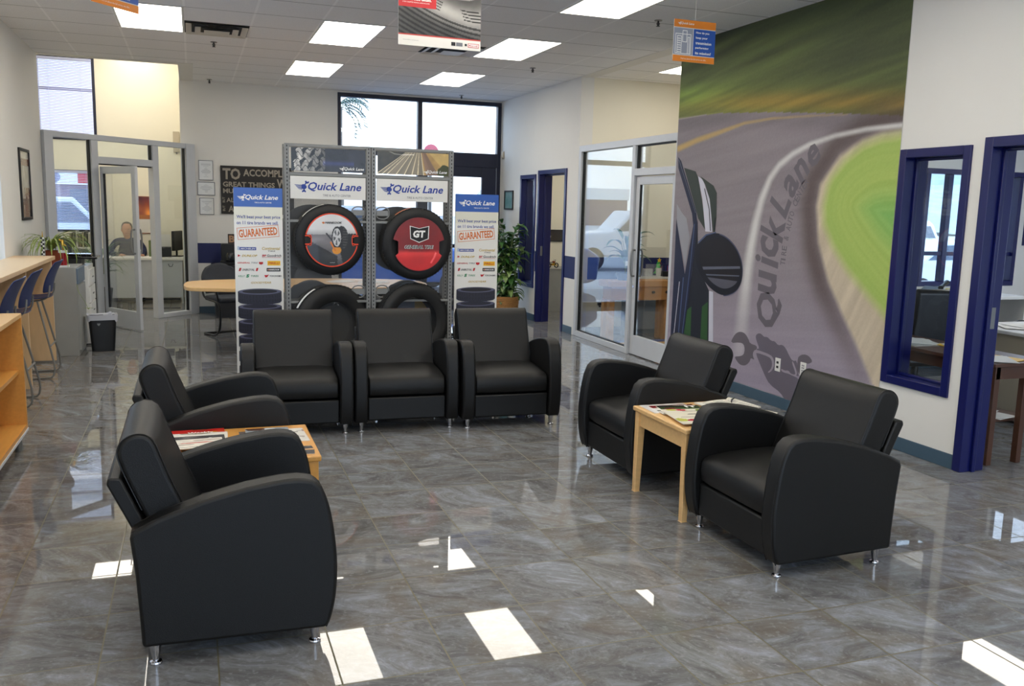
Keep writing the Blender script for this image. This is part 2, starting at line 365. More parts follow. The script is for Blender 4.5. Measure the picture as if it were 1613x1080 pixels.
struct(b.build('ceiling_near_office'), 'low tiled ceiling of near office at far right', 'ceiling')
b = MB(); b.box(XW+WT, 7.6, 10.85, YF, 2.75, 2.85, M_ceil)
struct(b.build('ceiling_back_office'), 'tiled ceiling of small room behind blue door', 'ceiling')
b = MB(); b.box(-4.2, 0.06, 12.3, 17.0, 4.2, 4.3, M_wall)
struct(b.build('ceiling_left_office'), 'high white ceiling of left office', 'ceiling')

# right wall: far piece with window and door, near piece with mural
b = MB(); wall_along_y(b, XW, XW+WT, 10.73, YF+.2, 0, H, [(11.12, 12.11, 0, 2.18), (12.26, 12.85, 0.52, 2.13)], M_wall)
struct(b.build('wall_right_far'), 'white right wall with blue door near the far corner')
b = MB(); wall_along_y(b, XW, XW+WT, YB, 8.18, 0, H, [(3.40, 4.335, 0, 2.145), (4.50, 5.055, 0.50, 2.11)], M_wall)
struct(b.build('wall_right'), 'white right wall that carries the road mural')
# far wall with big window and glass door
b = MB(); wall_along_x(b, YF, YF+.2, -0.13, XW, 0, H, [(2.12, 4.75, 0, 3.33)], M_wall)
struct(b.build('wall_far'), 'cream far wall with blue stripe left of big window')
b = MB(); b.box(XW, XW+WT, YF, YF+.2, 0, H, M_wall)
# left wall
b = MB(); wall_along_y(b, XL-.18, XL, YB, 12.2, 0, H, [(5.6, 9.62, 0.95, 2.45)], M_wall)
struct(b.build('wall_left'), 'cream left wall behind the tall counter')
# rear wall behind the camera: large shop windows
b = MB(); wall_along_x(b, YB-.18, YB, XL-.18, XW+.18, 0, H, [(-1.5, 4.6, 0.10, 3.2)], M_wall)
struct(b.build('wall_back'), 'white wall with wide shop windows behind the viewer')
# left office shell
b = MB(); wall_along_x(b, 16.2, 16.4, -4.0, 0.06, 0, 2.4, [(-2.25, -1.43, 1.10, 2.10)], M_cream); wall_along_x(b, 16.2, 16.4, -4.0, 0.06, 2.4, 4.2, [(-2.30, -1.43, 2.58, 3.88)], M_cream)
struct(b.build('wall_left_office_far'), 'cream far wall of left office with two blinds windows')
b = MB(); b.box(-0.13, 0.06, YF+.2, 16.2, 0, 4.2, M_cream); struct(b.build('wall_left_office_right'), 'cream side wall of left office')
b = MB(); b.box(-4.2, -4.0, 12.2, 16.4, 0, 4.2, M_cream); struct(b.build('wall_left_office_left'), 'cream outer side wall of left office')
b = MB(); b.box(-4.2, XL-.18, 12.0, 12.2, 0, 4.2, M_cream); b.box(XL-.18, 0.06, 12.14, 12.3, H+.1, 4.2, M_cream); struct(b.build('wall_left_office_near'), 'cream near wall of left office above the partition')
# right glass office shell
b = MB(); b.box(XW+WT, 7.2, 10.73, 10.85, 0, H, M_cream); struct(b.build('wall_right_office_far'), 'cream far wall with blue stripe seen through right partition')
b = MB(); b.box(7.0, 7.2, 8.2, 10.73, 0, H, M_cream); struct(b.build('wall_right_office_side'), 'cream side wall of right glass office')
b = MB(); b.box(XW+WT, 7.2, 8.06, 8.18, 0, H, M_wall); struct(b.build('wall_right_office_near'), 'wall between glass office and near office')
# back room behind the blue door
b = MB(); b.box(XW+WT, 7.6, YF, YF+.2, 0, 2.85, M_cream); b.box(7.5, 7.6, 10.85, YF, 0, 2.85, M_cream)
struct(b.build('wall_back_office'), 'cream walls of small room seen through blue doorway')
# near office at far right
b = MB(); wall_along_x(b, 7.6, 7.8, XW+WT, 10.2, 0, 2.85, [(7.50, 8.86, 0.94, 2.18), (8.98, 9.90, 1.4, 2.55)], M_wall)
struct(b.build('wall_near_office_far'), 'white far wall of near right office with navy window')
b = MB(); wall_along_y(b, 10.0, 10.2, YB, 7.6, 0, 2.85, [(2.0, 6.2, 0.95, 2.2)], M_wall)
struct(b.build('wall_near_office_right'), 'white outer wall of near right office')

# baseboards
def base(n, boxes, label):
    b = MB()
    for q in boxes: b.box(*q, 0, 0.10, M_base)
    struct(b.build('baseboard_' + n, bevel=.003), label, 'baseboard')
base('right', [(XW-.008, XW, 4.36, 8.15), (XW-.008, XW, YB, 3.36)], 'teal blue vinyl baseboard under the mural')
base('right_far', [(XW-.008, XW, 12.14, YF), (XW-.008, XW, 10.78, 11.09)], 'blue-grey baseboard beside the blue door')
base('far', [(0.06, 2.1, YF-.008, YF)], 'blue-grey baseboard along the far wall')
base('left', [(XL, XL+.008, YB, 12.1)], 'blue-grey baseboard along the left wall')
base('right_office', [(XW+WT, 7.0, 10.722, 10.73)], 'blue-grey baseboard inside right glass office')
base('near_office', [(XW+WT, 10.0, 7.592, 7.6)], 'blue-grey baseboard inside near right office')
# navy stripes painted along the walls
def stripe(n, boxes, label):
    b = MB()
    for q in boxes: b.box(*q, 0.745, 1.04, M_navyst)
    struct(b.build('trim_%d' % n), label, 'painted stripe')
stripe(3, [(-0.1, 2.12, YF-.004, YF)], 'navy stripe painted on the far wall')
stripe(4, [(XW-.004, XW, 10.74, 11.09), (XW-.004, XW, 12.14, 12.21), (XW-.004, XW, 12.9, YF)], 'navy stripe beside the far blue door')
stripe(5, [(XW+WT, 7.0, 10.726, 10.73)], 'navy stripe on the right office far wall')

# navy framed openings in the right wall (planes face -X)
def frame_in_right_wall(par, name, y0, y1, z0, z1, fw=.06, depth=WT, sill=True, m=None):
    m = m or M_navy; b = MB(); xa, xb = XW-.018, XW+depth+.01
    b.box(xa, xb, y0, y0+fw, z0, z1, m); b.box(xa, xb, y1-fw, y1, z0, z1, m); b.box(xa, xb, y0+fw, y1-fw, z1-fw, z1, m)
    if sill: b.box(xa, xb, y0+fw, y1-fw, z0, z0+fw, m)
    # inner stop
    s = .02; xs, xe = XW+.07, XW+.10
    b.box(xs, xe, y0+fw, y0+fw+s, z0+(fw if sill else 0), z1-fw, m); b.box(xs, xe, y1-fw-s, y1-fw, z0+(fw if sill else 0), z1-fw, m); b.box(xs, xe, y0+fw+s, y1-fw-s, z1-fw-s, z1-fw, m)
    if sill: b.box(xs, xe, y0+fw+s, y1-fw-s, z0+fw, z0+fw+s, m)
    return b.build(name, par, bevel=.004)
def opening(n, kind, label):
    o = root('%s_%d' % (kind, n), label, kind, kind='structure'); return o
w1 = opening(1, 'window', 'narrow navy-framed interior window beside far blue door')
frame_in_right_wall(w1, 'frame', 12.23, 12.88, .49, 2.16); b = MB(); b.box(XW+.08, XW+.086, 12.29, 12.82, .55, 2.10, M_glass); b.build('pane', w1)
w2 = opening(2, 'window', 'navy-framed interior window right of the mural')
frame_in_right_wall(w2, 'frame', 4.47, 5.085, .47, 2.14); b = MB(); b.box(XW+.08, XW+.086, 4.53, 5.025, .53, 2.08, M_glass); b.build('pane', w2)
d1 = opening(1, 'door', 'open navy blue doorway in the far right wall')
frame_in_right_wall(d1, 'frame', 11.09, 12.14, 0, 2.21, sill=False); b = MB(); b.box(XW+.03, XW+.06, 12.07, 12.082, .98, 1.12, M_steel); b.build('strike_plate', d1)
d2 = opening(2, 'door', 'open navy blue doorway at the right edge')
frame_in_right_wall(d2, 'frame', 3.36, 4.37, 0, 2.18, fw=.065, sill=False)
b = MB(); b.box(XW+.115, XW+.15, 4.300, 4.307, .96, 1.1, M_steel); b.build('strike_plate', d2)

# big window with glass door in the far wall
w3 = opening(3, 'window', 'tall dark-framed window with glass door in far wall')
M_dark = mat('dark_bronze_frame', (20, 24, 48), 0.4, var=0.02)
b = MB(); y0, y1 = YF-.01, YF+.1
for x0, x1, z0, z1 in [(2.12,4.75,3.27,3.33),(2.12,4.75,0,.08),(2.12,2.17,.08,3.27),(4.69,4.75,.08,3.27),(3.37,3.44,.08,3.27),(2.17,3.37,2.42,2.50),(3.44,4.69,2.30,2.52)]: b.box(x0,x1,y0,y1,z0,z1,M_dark)
b.build('frame', w3, bevel=.004)
b = MB()
for x0, x1, z0, z1 in [(2.17,3.37,.08,2.42),(2.17,3.37,2.50,3.27),(3.44,4.69,2.52,3.27)]: b.box(x0,x1,YF+.045,YF+.051,z0,z1,M_glass)
b.build('pane', w3)
b = MB(); 
for x0, x1, z0, z1 in [(3.44,3.54,.02,2.30),(4.44,4.68,.02,2.30),(3.54,4.44,2.14,2.30),(3.54,4.44,.02,.25),(3.54,4.44,1.0,1.06)]: b.box(x0,x1,YF+.0,YF+.06,z0,z1,M_dark)
dd = b.build('door_leaf', w3, bevel=.004)
b = MB(); b.box(3.54,4.44,YF+.03,YF+.036,.25,2.14,M_glass); b.build('pane', dd)
# near office window (far wall of that room)
def far_window(n, x0, x1, z0, z1, y, label, vs=(), hs=(), m=None, t=.05):
    m = m or M_navy; o = opening(n, 'window', label); b = MB()
    b.box(x0, x1, y, y+.12, z1-t, z1, m); b.box(x0, x1, y, y+.12, z0, z0+t, m); b.box(x0, x0+t, y, y+.12, z0+t, z1-t, m); b.box(x1-t, x1, y, y+.12, z0+t, z1-t, m)
    for v in vs: b.box(v-t*.6, v+t*.6, y+.02, y+.09, z0+t, z1-t, m)
    for h in hs: b.box(x0+t, x1-t, y+.03, y+.08, h-t*.4, h+t*.4, m)
    b.build('frame', o, bevel=.004); b = MB(); b.box(x0+t*.5, x1-t*.5, y+.055, y+.061, z0+t*.5, z1-t*.5, M_glass); b.build('pane', o); return o
far_window(4, 7.48, 8.88, .92, 2.20, 7.59, 'navy window in near right office looking onto parked cars', vs=(7.84, 8.6), hs=(1.28,), t=.055)
far_window(10, 8.96, 9.92, 1.38, 2.57, 7.59, 'navy window beyond the right edge that mirrors in the floor', m=M_navy, hs=(1.78,), t=.05)
def blinds(o, x0, x1, z0, z1, y, pitch=.025, tilt=.38):
    b = MB(); M = mat('blind_slat', (196, 202, 236), 0.5, var=.01); z = z0
    while z < z1: b.M = Matrix.Translation((0, y, z)) @ Matrix.Rotation(tilt, 4, 'X'); b.box(x0, x1, -.012, .012, -.0006, .0006, M); z += pitch
    b.M = Matrix.Identity(4)
    for x in (x0+.2*(x1-x0), x0+.8*(x1-x0)): b.box(x-.001, x+.001, y-.014, y+.014, z0, z1, M)
    b.box(x0, x1, y-.02, y+.02, z1, z1+.04, M)
    s = b.build('blinds', o, smooth=False)
w5 = far_window(5, -2.30, -1.43, 2.58, 3.88, 16.19, 'high window with blinds in left office', hs=(3.38,), m=M_dark, t=.045); blinds(w5, -2.26, -1.47, 2.62, 3.82, 16.16, tilt=1.0)
w6 = far_window(6, -2.25, -1.43, 1.10, 2.10, 16.19, 'lower window with blinds in left office', m=M_dark, t=.035); blinds(w6, -2.21, -1.47, 1.14, 2.05, 16.16)
# left wall window (seen edge on) and rear shop windows
w7 = opening(7, 'window', 'side window in left wall beside tall counter'); b = MB(); xa, xb = XL-.14, XL-.08
for ya, yb, za, zb in [(5.6,9.62,2.40,2.45),(5.6,9.62,.95,1.0),(5.6,5.65,1.0,2.40),(9.57,9.62,1.0,2.40),(7.58,7.64,1.0,2.4)]: b.box(xa,xb,ya,yb,za,zb,M_white)
b.build('frame', w7); b = MB(); b.box(XL-.115, XL-.109, 5.65, 9.57, 1.0, 2.4, M_glass); b.build('pane', w7)
w8 = opening(8, 'window', 'wide shop windows behind the viewer'); b = MB(); ya, yb = YB-.14, YB-.06
for xa, xb, za, zb in [(-1.5,4.6,3.14,3.2),(-1.5,4.6,.10,.16),(-1.5,-1.44,.16,3.14),(4.54,4.6,.16,3.14),(.5,.56,.16,3.14),(2.5,2.56,.16,3.14)]: b.box(xa,xb,ya,yb,za,zb,M_dark)
b.build('frame', w8); b = MB(); b.box(-1.44,4.54,YB-.105,YB-.1,.16,3.14,M_glass); b.build('pane', w8)
w9 = opening(9, 'window', 'side window of near right office'); b = MB()
for ya, yb, za, zb in [(2.0,6.2,2.14,2.2),(2.0,6.2,.95,1.01),(2.0,2.06,1.01,2.14),(6.14,6.2,1.01,2.14),(4.07,4.13,1.01,2.14)]: b.box(10.03,10.13,ya,yb,za,zb,M_navy)
b.build('frame', w9); b = MB(); b.box(10.08,10.086,2.06,6.14,1.01,2.14,M_glass); b.build('pane', w9)

# ------------------------------------------------------------------ aluminium glass partitions
def bar(b, s0, s1, z0, z1, m=None, d=.05): b.box(s0, s1, -d, d, z0, z1, m or M_alu)
def leaf(parent, w_, h_, handle_at, handed=1):
    # door leaf from the hinge at x = 0
    L_ = root('door_leaf', None, None); L_.parent = parent; _kids.setdefault(parent.name, []).append(L_)
    return L_
# right partition: along y at x = 4.76..4.86, built in local s (s grows towards the viewer)
pr = root('glass_partition', 'aluminium-framed glass partition with door before the mural', 'glass partition', (XW+.05, 10.73, 0), -PI/2, kind='structure')
S = 2.53
b = MB(); bar(b, 0, .07, 0, 2.48); bar(b, S-.05, S, 0, 2.48); bar(b, .07, S-.05, 2.40, 2.48); bar(b, 1.50, 1.57, 0, 2.40); bar(b, 1.57, S-.05, 2.06, 2.14); bar(b, .07, 1.50, 0, .07)
b.build('frame', pr, bevel=.004)
b = MB()
for s0, s1, z0, z1 in [(.07, .082, .07, 2.4), (1.488, 1.50, .07, 2.4), (1.57, 1.582, 2.14, 2.4), (1.582, S-.05, 2.385, 2.4), (.082, 1.488, .07, .08)]: b.box(s0, s1, -.02, .02, z0, z1, M_alud)
b.build('gasket', pr)
b = MB(); b.box(.082, 1.488, -.004, .004, .08, 2.40, M_glass2); b.build('pane', pr)
b = MB(); b.box(1.582, S-.05, -.004, .004, 2.14, 2.385, M_glass2); b.build('transom_pane', pr)
b = MB(); b.box(1.585, 1.66, -.022, .022, .012, 2.05, M_alu); b.box(S-.13, S-.055, -.022, .022, .012, 2.05, M_alu); b.box(1.66, S-.13, -.022, .022, 1.96, 2.05, M_alu); b.box(1.66, S-.13, -.022, .022, .012, .235, M_alu)
b.box(1.66, 1.668, -.015, .015, .235, 1.96, M_alud)
lf = b.build('door_leaf', pr, bevel=.003)
b = MB(); b.box(1.668, S-.13, -.003, .003, .235, 1.96, M_glass2); b.build('pane', lf)
for sg in (1, -1):
    b = MB(); b.tube(chaikin([(1.625, sg*.02, .92), (1.625, sg*.075, .92), (1.625, sg*.075, 1.22), (1.625, sg*.02, 1.22)], 2, False), .011, M_steel); b.build('pull_handle', lf)
b = MB(); b.cyl((1.625, -.03, .80), (1.625, .03, .80), .016, M_chrome); b.build('lock', lf)
# left partition: diagonal from the left wall to the far wall
ang = math.atan2(13.85-12.2, 0.02+1.70)
pl = root('glass_partition', 'aluminium-framed glass partition with open door to left office', 'glass partition', (-1.70, 12.2, 0), ang, kind='structure')
S = math.hypot(1.72, 1.65)
b = MB(); bar(b, .0, .12, 0, 2.46, d=.06); bar(b, .66, .76, 0, 2.39); bar(b, 1.63, 1.73, 0, 2.39); bar(b, S-.16, S, 0, 2.46, d=.06); bar(b, .12, S-.16, 2.39, 2.46); bar(b, .76, 1.63, 2.10, 2.19); bar(b, 1.73, S-.16, 0, .06); bar(b, .12, .66, 0, .06)
b.build('frame', pl, bevel=.004)
b = MB()
for s0, s1, z0, z1 in [(.645, .66, .06, 2.39), (S-.175, S-.16, .06, 2.39), (1.615, 1.63, 2.19, 2.39), (.76, 1.63, 2.085, 2.10)]: b.box(s0, s1, -.02, .02, z0, z1, M_alud)
b.build('gasket', pl)
for s0, s1, z0, z1 in [(.12, .645, .06, 2.39), (1.73, S-.175, .06, 2.39), (.76, 1.615, 2.19, 2.39)]:
    b = MB(); b.box(s0, s1, -.004, .004, z0, z1, M_glass); b.build('pane', pl)
da = math.atan2(-.62, .40) - ang
b = MB(); b.M = Matrix.Translation((.79, -.05, 0)) @ Matrix.Rotation(da, 4, 'Z'); L_ = .84
b.box(0, .07, -.02, .02, .012, 2.06, M_alu); b.box(L_-.09, L_, -.02, .02, .012, 2.06, M_alu); b.box(.07, L_-.09, -.02, .02, 1.97, 2.06, M_alu); b.box(.07, L_-.09, -.02, .02, .012, .24, M_alu); b.box(.07, .082, -.015, .015, .24, 1.97, M_alud)
MD = b.M.copy(); lf = b.build('door_leaf', pl, bevel=.003)
b = MB(); b.M = MD; b.box(.082, L_-.09, -.003, .003, .24, 1.97, M_glass2); b.build('pane', lf)
for sg in (1, -1):
    b = MB(); b.M = MD; b.tube(chaikin([(L_-.05, sg*.02, .98), (L_-.05-.0, sg*.07, .98), (L_-.05, sg*.07, 1.28), (L_-.05, sg*.02, 1.28)], 2, False), .012, M_steel); b.build('pull_handle', lf)

# ------------------------------------------------------------------ ceiling lights, vents, sprinklers
M_diff = mat('light_diffuser', (1.0, 0.94, 0.83), 0.4, var=0, emit=LIGHT_STRENGTH)
def make_light():
    r = root('ceiling_light', '', 'ceiling light', group=None)
    b = MB(); t = .022; A_, B_ = .305, .6325
    b.box(-A_, A_, -B_, -B_+t, -.006, .0, M_white); b.box(-A_, A_, B_-t, B_, -.006, .0, M_white); b.box(-A_, -A_+t, -B_+t, B_-t, -.006, .0, M_white); b.box(A_-t, A_, -B_+t, B_-t, -.006, .0, M_white)
    b.build('frame', r); b = MB(); b.box(-A_+t, A_-t, -B_+t, B_-t, -.004, -.001, M_diff); b.build('diffuser', r); return r
xs = {'left': -.325, 'centre': 1.505, 'right': 3.335}
spots = [(1.505, 9.3125, 'larger of two lit panels in the column above the tyre racks'), (1.505, 11.8425, 'smaller farther lit panel in the column above left tyre rack'),
 (3.335, 9.3125, 'lit ceiling panel right of the hanging black brake poster'), (3.335, 11.8425, 'farthest lit ceiling panel, in front of the far window top'),
 (3.335, 6.7825, 'lit ceiling panel cut by the top edge left of the small orange sign'), (-.325, 9.3125, 'lit ceiling panel beside the square air vent at upper left')]
hid = [(x, y) for x in (-.325, 1.505, 3.335) for y in (6.7825, 4.2525, 1.7225, -.8075) if (x, y) != (3.335, 6.7825)]  # unseen panels added for illumination, following the visible grid pattern
proto = make_light(); first = True
for x, y, l in spots + [(x, y, 'unseen lit ceiling panel added above and behind the viewer') for x, y in hid]:
    o = proto if first else copy_tree(proto); first = False; o.location = (x, y, H); o['label'] = l
    o['group'] = 'lit ceiling panels' if not l.endswith('viewer') else 'lit ceiling panels out of the picture'
for x, y, z, l in [(5.72, 9.33, H, 'lit ceiling panel inside right glass office, beside the mural top'), (7.5, 5.95, 2.75, 'ceiling panel lamp in near right office'), (8.3, 3.2, 2.75, 'second ceiling panel lamp in near right office'),
                   (6.2, 12.4, 2.75, 'ceiling panel lamp in small room behind blue door'), (-1.35, 14.4, 4.2, 'ceiling panel lamp high in left office'), (-.8, 15.4, 4.2, 'added ceiling panel over the left office desk, brightens the room'), (-2.2, 13.2, 4.2, 'added ceiling panel near the left office partition, brightens the room'), (-3.0, 14.4, 4.2, 'far ceiling panel lamp in left office')]:  # panels over the desk and by the partition are added to brighten the office
    o = copy_tree(proto); o.location = (x, y, z); o['label'] = l; o['group'] = 'office ceiling lamps'
def vent(x, y, label):
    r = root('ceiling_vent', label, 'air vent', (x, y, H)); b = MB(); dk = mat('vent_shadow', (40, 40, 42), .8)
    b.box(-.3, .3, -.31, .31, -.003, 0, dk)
    for k, (h, zz) in enumerate(((.29, -.020), (.205, -.030), (.12, -.040))):
        hy = h*1.03
        vs = []; i_ = h-.055
        for q, zq in ((h, zz), (i_, zz+.014 if k < 2 else zz)): vs += [(-q, -q*1.03, zq), (q, -q*1.03, zq), (q, q*1.03, zq), (-q, q*1.03, zq)]
        b.add(vs, [(0,1,5,4),(1,2,6,5),(2,3,7,6),(3,0,4,7)] + ([(4,5,6,7)] if k == 2 else []), mat('vent_metal', (206, 200, 188), .4, var=.06))
    b.build('louver', r, smooth=False); return r
vent(.28, 9.63, 'square metal air vent beside left ceiling panel'); vent(2.71, 9.63, 'square air vent half hidden behind hanging brake poster')
def sprinkler(x, y, label):
    b = MB(); b.cyl((0,0,0),(0,0,-.006),.035,M_steel); b.cyl((0,0,-.006),(0,0,-.05),.008,M_alud); b.cyl((0,0,-.05),(0,0,-.053),.018,M_alud); b.tube([(-.012,0,-.02),(-.014,0,-.035),(0,0,-.05),(.014,0,-.035),(.012,0,-.02)],.003,M_alud,n=6)
    tag(b.build('ceiling_sprinkler', loc=(x, y, H)), label, 'sprinkler', 'pendent sprinkler heads')
sprinkler(.27, 10.4, 'sprinkler head just below the square air vent at upper left'); sprinkler(.28, 13.57, 'sprinkler head near the far wall above the three certificates')
sprinkler(3.95, 10.38, 'sprinkler head right of the lit panels over the white wall'); sprinkler(3.94, 13.4, 'sprinkler head just above the far window'); sprinkler(3.97, 7.31, 'sprinkler head left of the small orange and blue hanging sign')

# ------------------------------------------------------------------ armchairs (local: +X is the front, origin on the floor)
def arc(cx, cy, r, a0, a1, n): return [(cx+r*math.cos(math.radians(a0+(a1-a0)*i/n)), cy+r*math.sin(math.radians(a0+(a1-a0)*i/n))) for i in range(n+1)]
ARM = [(-.345,.088),(-.350,.20),(-.358,.35),(-.372,.495),(-.366,.518),(-.28,.560),(-.13,.612),(.02,.648),(.14,.664),(.205,.666),(.255,.656),(.287,.628),(.312,.565),(.330,.47),(.341,.36),(.342,.27),(.334,.18),(.318,.11),(.302,.074)]
def armchair_proto():
    r = root('armchair', '', 'armchair', group='black leather armchairs')
    for s in (1, -1):
        b = MB(); y0, y1 = sorted((s*.292, s*.390)); b.prism(ARM, y0, y1, M_leather)
        o = b.build('armrest', r, bevel=.014, segs=3, angle=50)
        b = MB(); top = ARM[4:]
        for yy in (y0+.014, y1-.014):
            b = MB(); b.tube(chaikin([(x*0.997, yy, z-.001) for x, z in top], 2, False), .0028, mat('leather_piping', (10, 10, 11), .4, var=0), n=6); b.build('piping', o)
    # body
    b = MB(); b.box(-.325, .305, -.292, .292, .088, .262, M_leather); b.build('seat_base', r, bevel=.012, segs=2)
    b = MB(); prof = [(-.24,.27),(.302,.272),(.316,.285),(.322,.33),(.318,.372),(.302,.396),(.27,.410),(.15,.424),(0,.432),(-.24,.430)]
    n = 14; vs = []
    for i in range(n+1):
        t = i/n; y = -.286+.572*t; e = math.sin(PI*t); crown = .012*min(1, e*1.6)
        edge = 1.0 - .035*max(0, 1-6*min(t, 1-t))
        vs += [(x*edge if x > 0 else x, y, z + (crown if z > .35 else 0)) for x, z in prof]
    P = len(prof); fs = []
    for i in range(n):
        for k in range(P): k2 = (k+1) % P; fs.append((i*P+k, i*P+k2, (i+1)*P+k2, (i+1)*P+k))
    fs += [tuple(range(P))[::-1], tuple(range(n*P, (n+1)*P))]
    b.add(vs, fs, M_leather); b.build('seat_cushion', r, bevel=.012, segs=3, angle=50)
    # backrest cushion: leaning slab with round top
    fr = [(-.118,.40),(-.15,.47),(-.195,.575),(-.238,.68),(-.268,.765),(-.280,.80)]
    top = [(-.292,.825),(-.315,.842),(-.345,.846),(-.375,.836),(-.398,.815),(-.410,.785)]
    bk = [(-.406,.755),(-.385,.69),(-.335,.565),(-.285,.45),(-.262,.40)]
    prof = fr + top + bk; n = 12; vs = []; P = len(prof)
    for i in range(n+1):
        t = i/n; y = -.296+.592*t; c = .008*math.sin(PI*t)
        vs += [(x + (c if k < 6 else 0), y, z) for k, (x, z) in enumerate(prof)]
    fs = []
    for i in range(n):
        for k in range(P): k2 = (k+1) % P; fs.append((i*P+k, i*P+k2, (i+1)*P+k2, (i+1)*P+k))
    fs += [tuple(range(P))[::-1], tuple(range(n*P, (n+1)*P))]
    b = MB(); b.add(vs, fs, M_leather); bc = b.build('back_cushion', r, bevel=.016, segs=4, angle=50)
    seam = chaikin([(p[0], p[1]) for p in fr[1:] + top + bk[:3]], 2, False)
    for s in (1, -1): b = MB(); b.tube([(x, s*.2885, z) for x, z in seam], .0026, mat('leather_piping', (10, 10, 11)), n=6); b.build('piping', bc)
    b = MB(); b.prism([(-.345,.088),(-.347,.45),(-.447,.672),(-.440,.694),(-.398,.690),(-.302,.462),(-.302,.088)], -.300, .300, M_leather); b.build('back_shell', r, bevel=.008, segs=2, angle=50)
    for x in (-.305, .262):
        for y in (.335, -.335):
            b = MB(); b.lathe([(0,.10),(.023,.10),(.022,.085),(.018,.05),(.0115,.016),(.0115,.013),(.021,.010),(.023,.005),(.0215,0),(0,0)], (x, y, 0), M_chrome, n=20); b.build('leg', r)
    return r
ac = armchair_proto(); first = True
for x, y, rz, l in [(.135, 3.57, 0, 'black leather armchair in the left foreground, nearest of all, showing its right side'),
                    (.135, 4.99, 0, 'black leather armchair on the left behind the side table, facing right'),
                    (.69, 6.60, -PI/2-.05, 'black leather armchair at the left end of the row of three'),
                    (1.48, 6.585, -PI/2-.05, 'black leather armchair in the middle of the row of three'),
                    (2.272, 6.495, -PI/2-.05, 'black leather armchair at the right end of the row of three'),
                    (2.775, 4.97, PI, 'black leather armchair on the right, behind the table of magazines'),
                    (2.775, 3.57, PI, 'black leather armchair in the right foreground, in front of the table')]:
    o = ac if first else copy_tree(ac); first = False; o.location = (x, y, 0); o.rotation_euler = (0, 0, rz); o['label'] = l

# ------------------------------------------------------------------ side tables
def side_table(label, x0, x1, y0, y1, m, h=.52):
    r = root('side_table', label, 'table', ((x0+x1)/2, (y0+y1)/2, 0), group='light wood side tables'); A, B = (x1-x0)/2, (y1-y0)/2
    b = MB(); b.box(-A-.012, A+.012, -B-.012, B+.012, h-.028, h, m); b.build('tabletop', r, bevel=.007, segs=3)
    b = MB(); t = .02
    b.box(-A+.01, -A+.01+t, -B+.035, B-.035, h-.115, h-.028, m); b.box(A-.01-t, A-.01, -B+.035, B-.035, h-.115, h-.028, m)
    b.box(-A+.035, A-.035, -B+.01, -B+.01+t, h-.115, h-.028, m); b.box(-A+.035, A-.035, B-.01-t, B-.01, h-.115, h-.028, m); b.build('apron', r, bevel=.002)
    for sx in (-1, 1):
        for sy in (-1, 1):
            b = MB(); t0, t1 = .045, .034; xo, yo = sx*A, sy*B
            vs = []
            for z, t in ((0, t1), (h-.115, t0), (h-.028, t0)): vs += [(xo, yo, z), (xo-sx*t, yo, z), (xo-sx*t, yo-sy*t, z), (xo, yo-sy*t, z)]
            fs = [(0,1,2,3),(8,9,10,11)] + [(k+i, k+(i+1) % 4, k+4+(i+1) % 4, k+4+i) for k in (0, 4) for i in range(4)]
            b.add(vs, fs, m); b.build('leg', r, bevel=.003)
    return r
side_table('light maple side table between the two right armchairs, covered in magazines', 2.45, 3.13, 3.985, 4.565, M_maple)
side_table('honey maple side table between the two left armchairs', -.18, .515, 3.985, 4.575, M_maple2)

# ------------------------------------------------------------------ magazines and papers
def magazine(x, y, z, w_, h_, rz, label, fn, t=.004, group=None, words=None, cat='magazine', nm='magazine'):
    r = root(nm, label, cat, (x, y, z), rz, group)
    b = MB(); b.box(-w_/2, w_/2, -h_/2, h_/2, 0, t, M_paper); b.build('pages', r, bevel=.001)
    c = painted('cover', Matrix.Translation((-w_/2, -h_/2, t+.0006)), w_, h_, 40, 50, fn, r, rough=.25)
    if words:
        b = MB()
        for s, tx, ty, tw, th, m, bold in words: b.text(s, -w_/2+tx, -h_/2+ty, tw, th, m, bold, z=t+.0012)
        b.build('lettering', r, smooth=False)
    return r
def col(c): return np.array(c, float)
def fillc(U_, V_, c): return np.ones(U_.shape+(3,))*col(c)
def put(img, mask, c): img[mask] = col(c); return img
def cover(bgc, seed, blobs=6, band=None, pal=None):
    def fn(U_, V_):
        img = fillc(U_, V_, bgc); r = np.random.default_rng(seed); W_, H_ = U_.max(), V_.max()
        n = vnoise(U_, V_, 40, 40, seed)
        for k in range(blobs):
            cx, cy, rx, ry = r.random()*W_, r.random()*H_, (.08+.2*r.random())*W_, (.04+.12*r.random())*H_
            m = (((U_-cx)/rx)**2+((V_-cy)/ry)**2 + (n-.5)*1.2) < 1; c = (pal or [(60,60,60),(180,40,40),(90,120,60)])[k % len(pal or [1,2,3])]; img[m] = col(c)
        for k in range(5):
            yy = H_*(.1+.8*r.random()); xx = W_*(.1+.4*r.random()); put(img, (abs(V_-yy) < H_*.012) & (U_ > xx) & (U_ < xx+W_*.35), (90,90,90))
        if band: put(img, V_ > H_*(1-band[0]), band[1])
        return img
    return fn
K_ = mat('ink_black', (20,20,22), .5, var=0); Wt = mat('ink_white', (240,240,238), .5, var=0); Rd = mat('ink_red', (190,24,30), .45, var=0); Og = mat('ink_orange', (214,112,40), .45, var=0)
BlI = mat('ink_blue', (34,62,150), .45, var=0); Gy = mat('ink_grey', (110,112,118), .5, var=0); Yl = mat('ink_yellow', (240,190,30), .45, var=0); Gn = mat('ink_green', (28,130,80), .45, var=0); GoI = mat('ink_gold', (190,160,60), .45, var=0)
T_ = .52
gR = 'magazines on the right side table'
magazine(2.61, 4.45, T_, .20, .29, 1.55, 'white magazine at the left back corner of right side table', cover((228,226,226), 3, 3, pal=[(210,200,200),(150,40,40)]), group=gR)
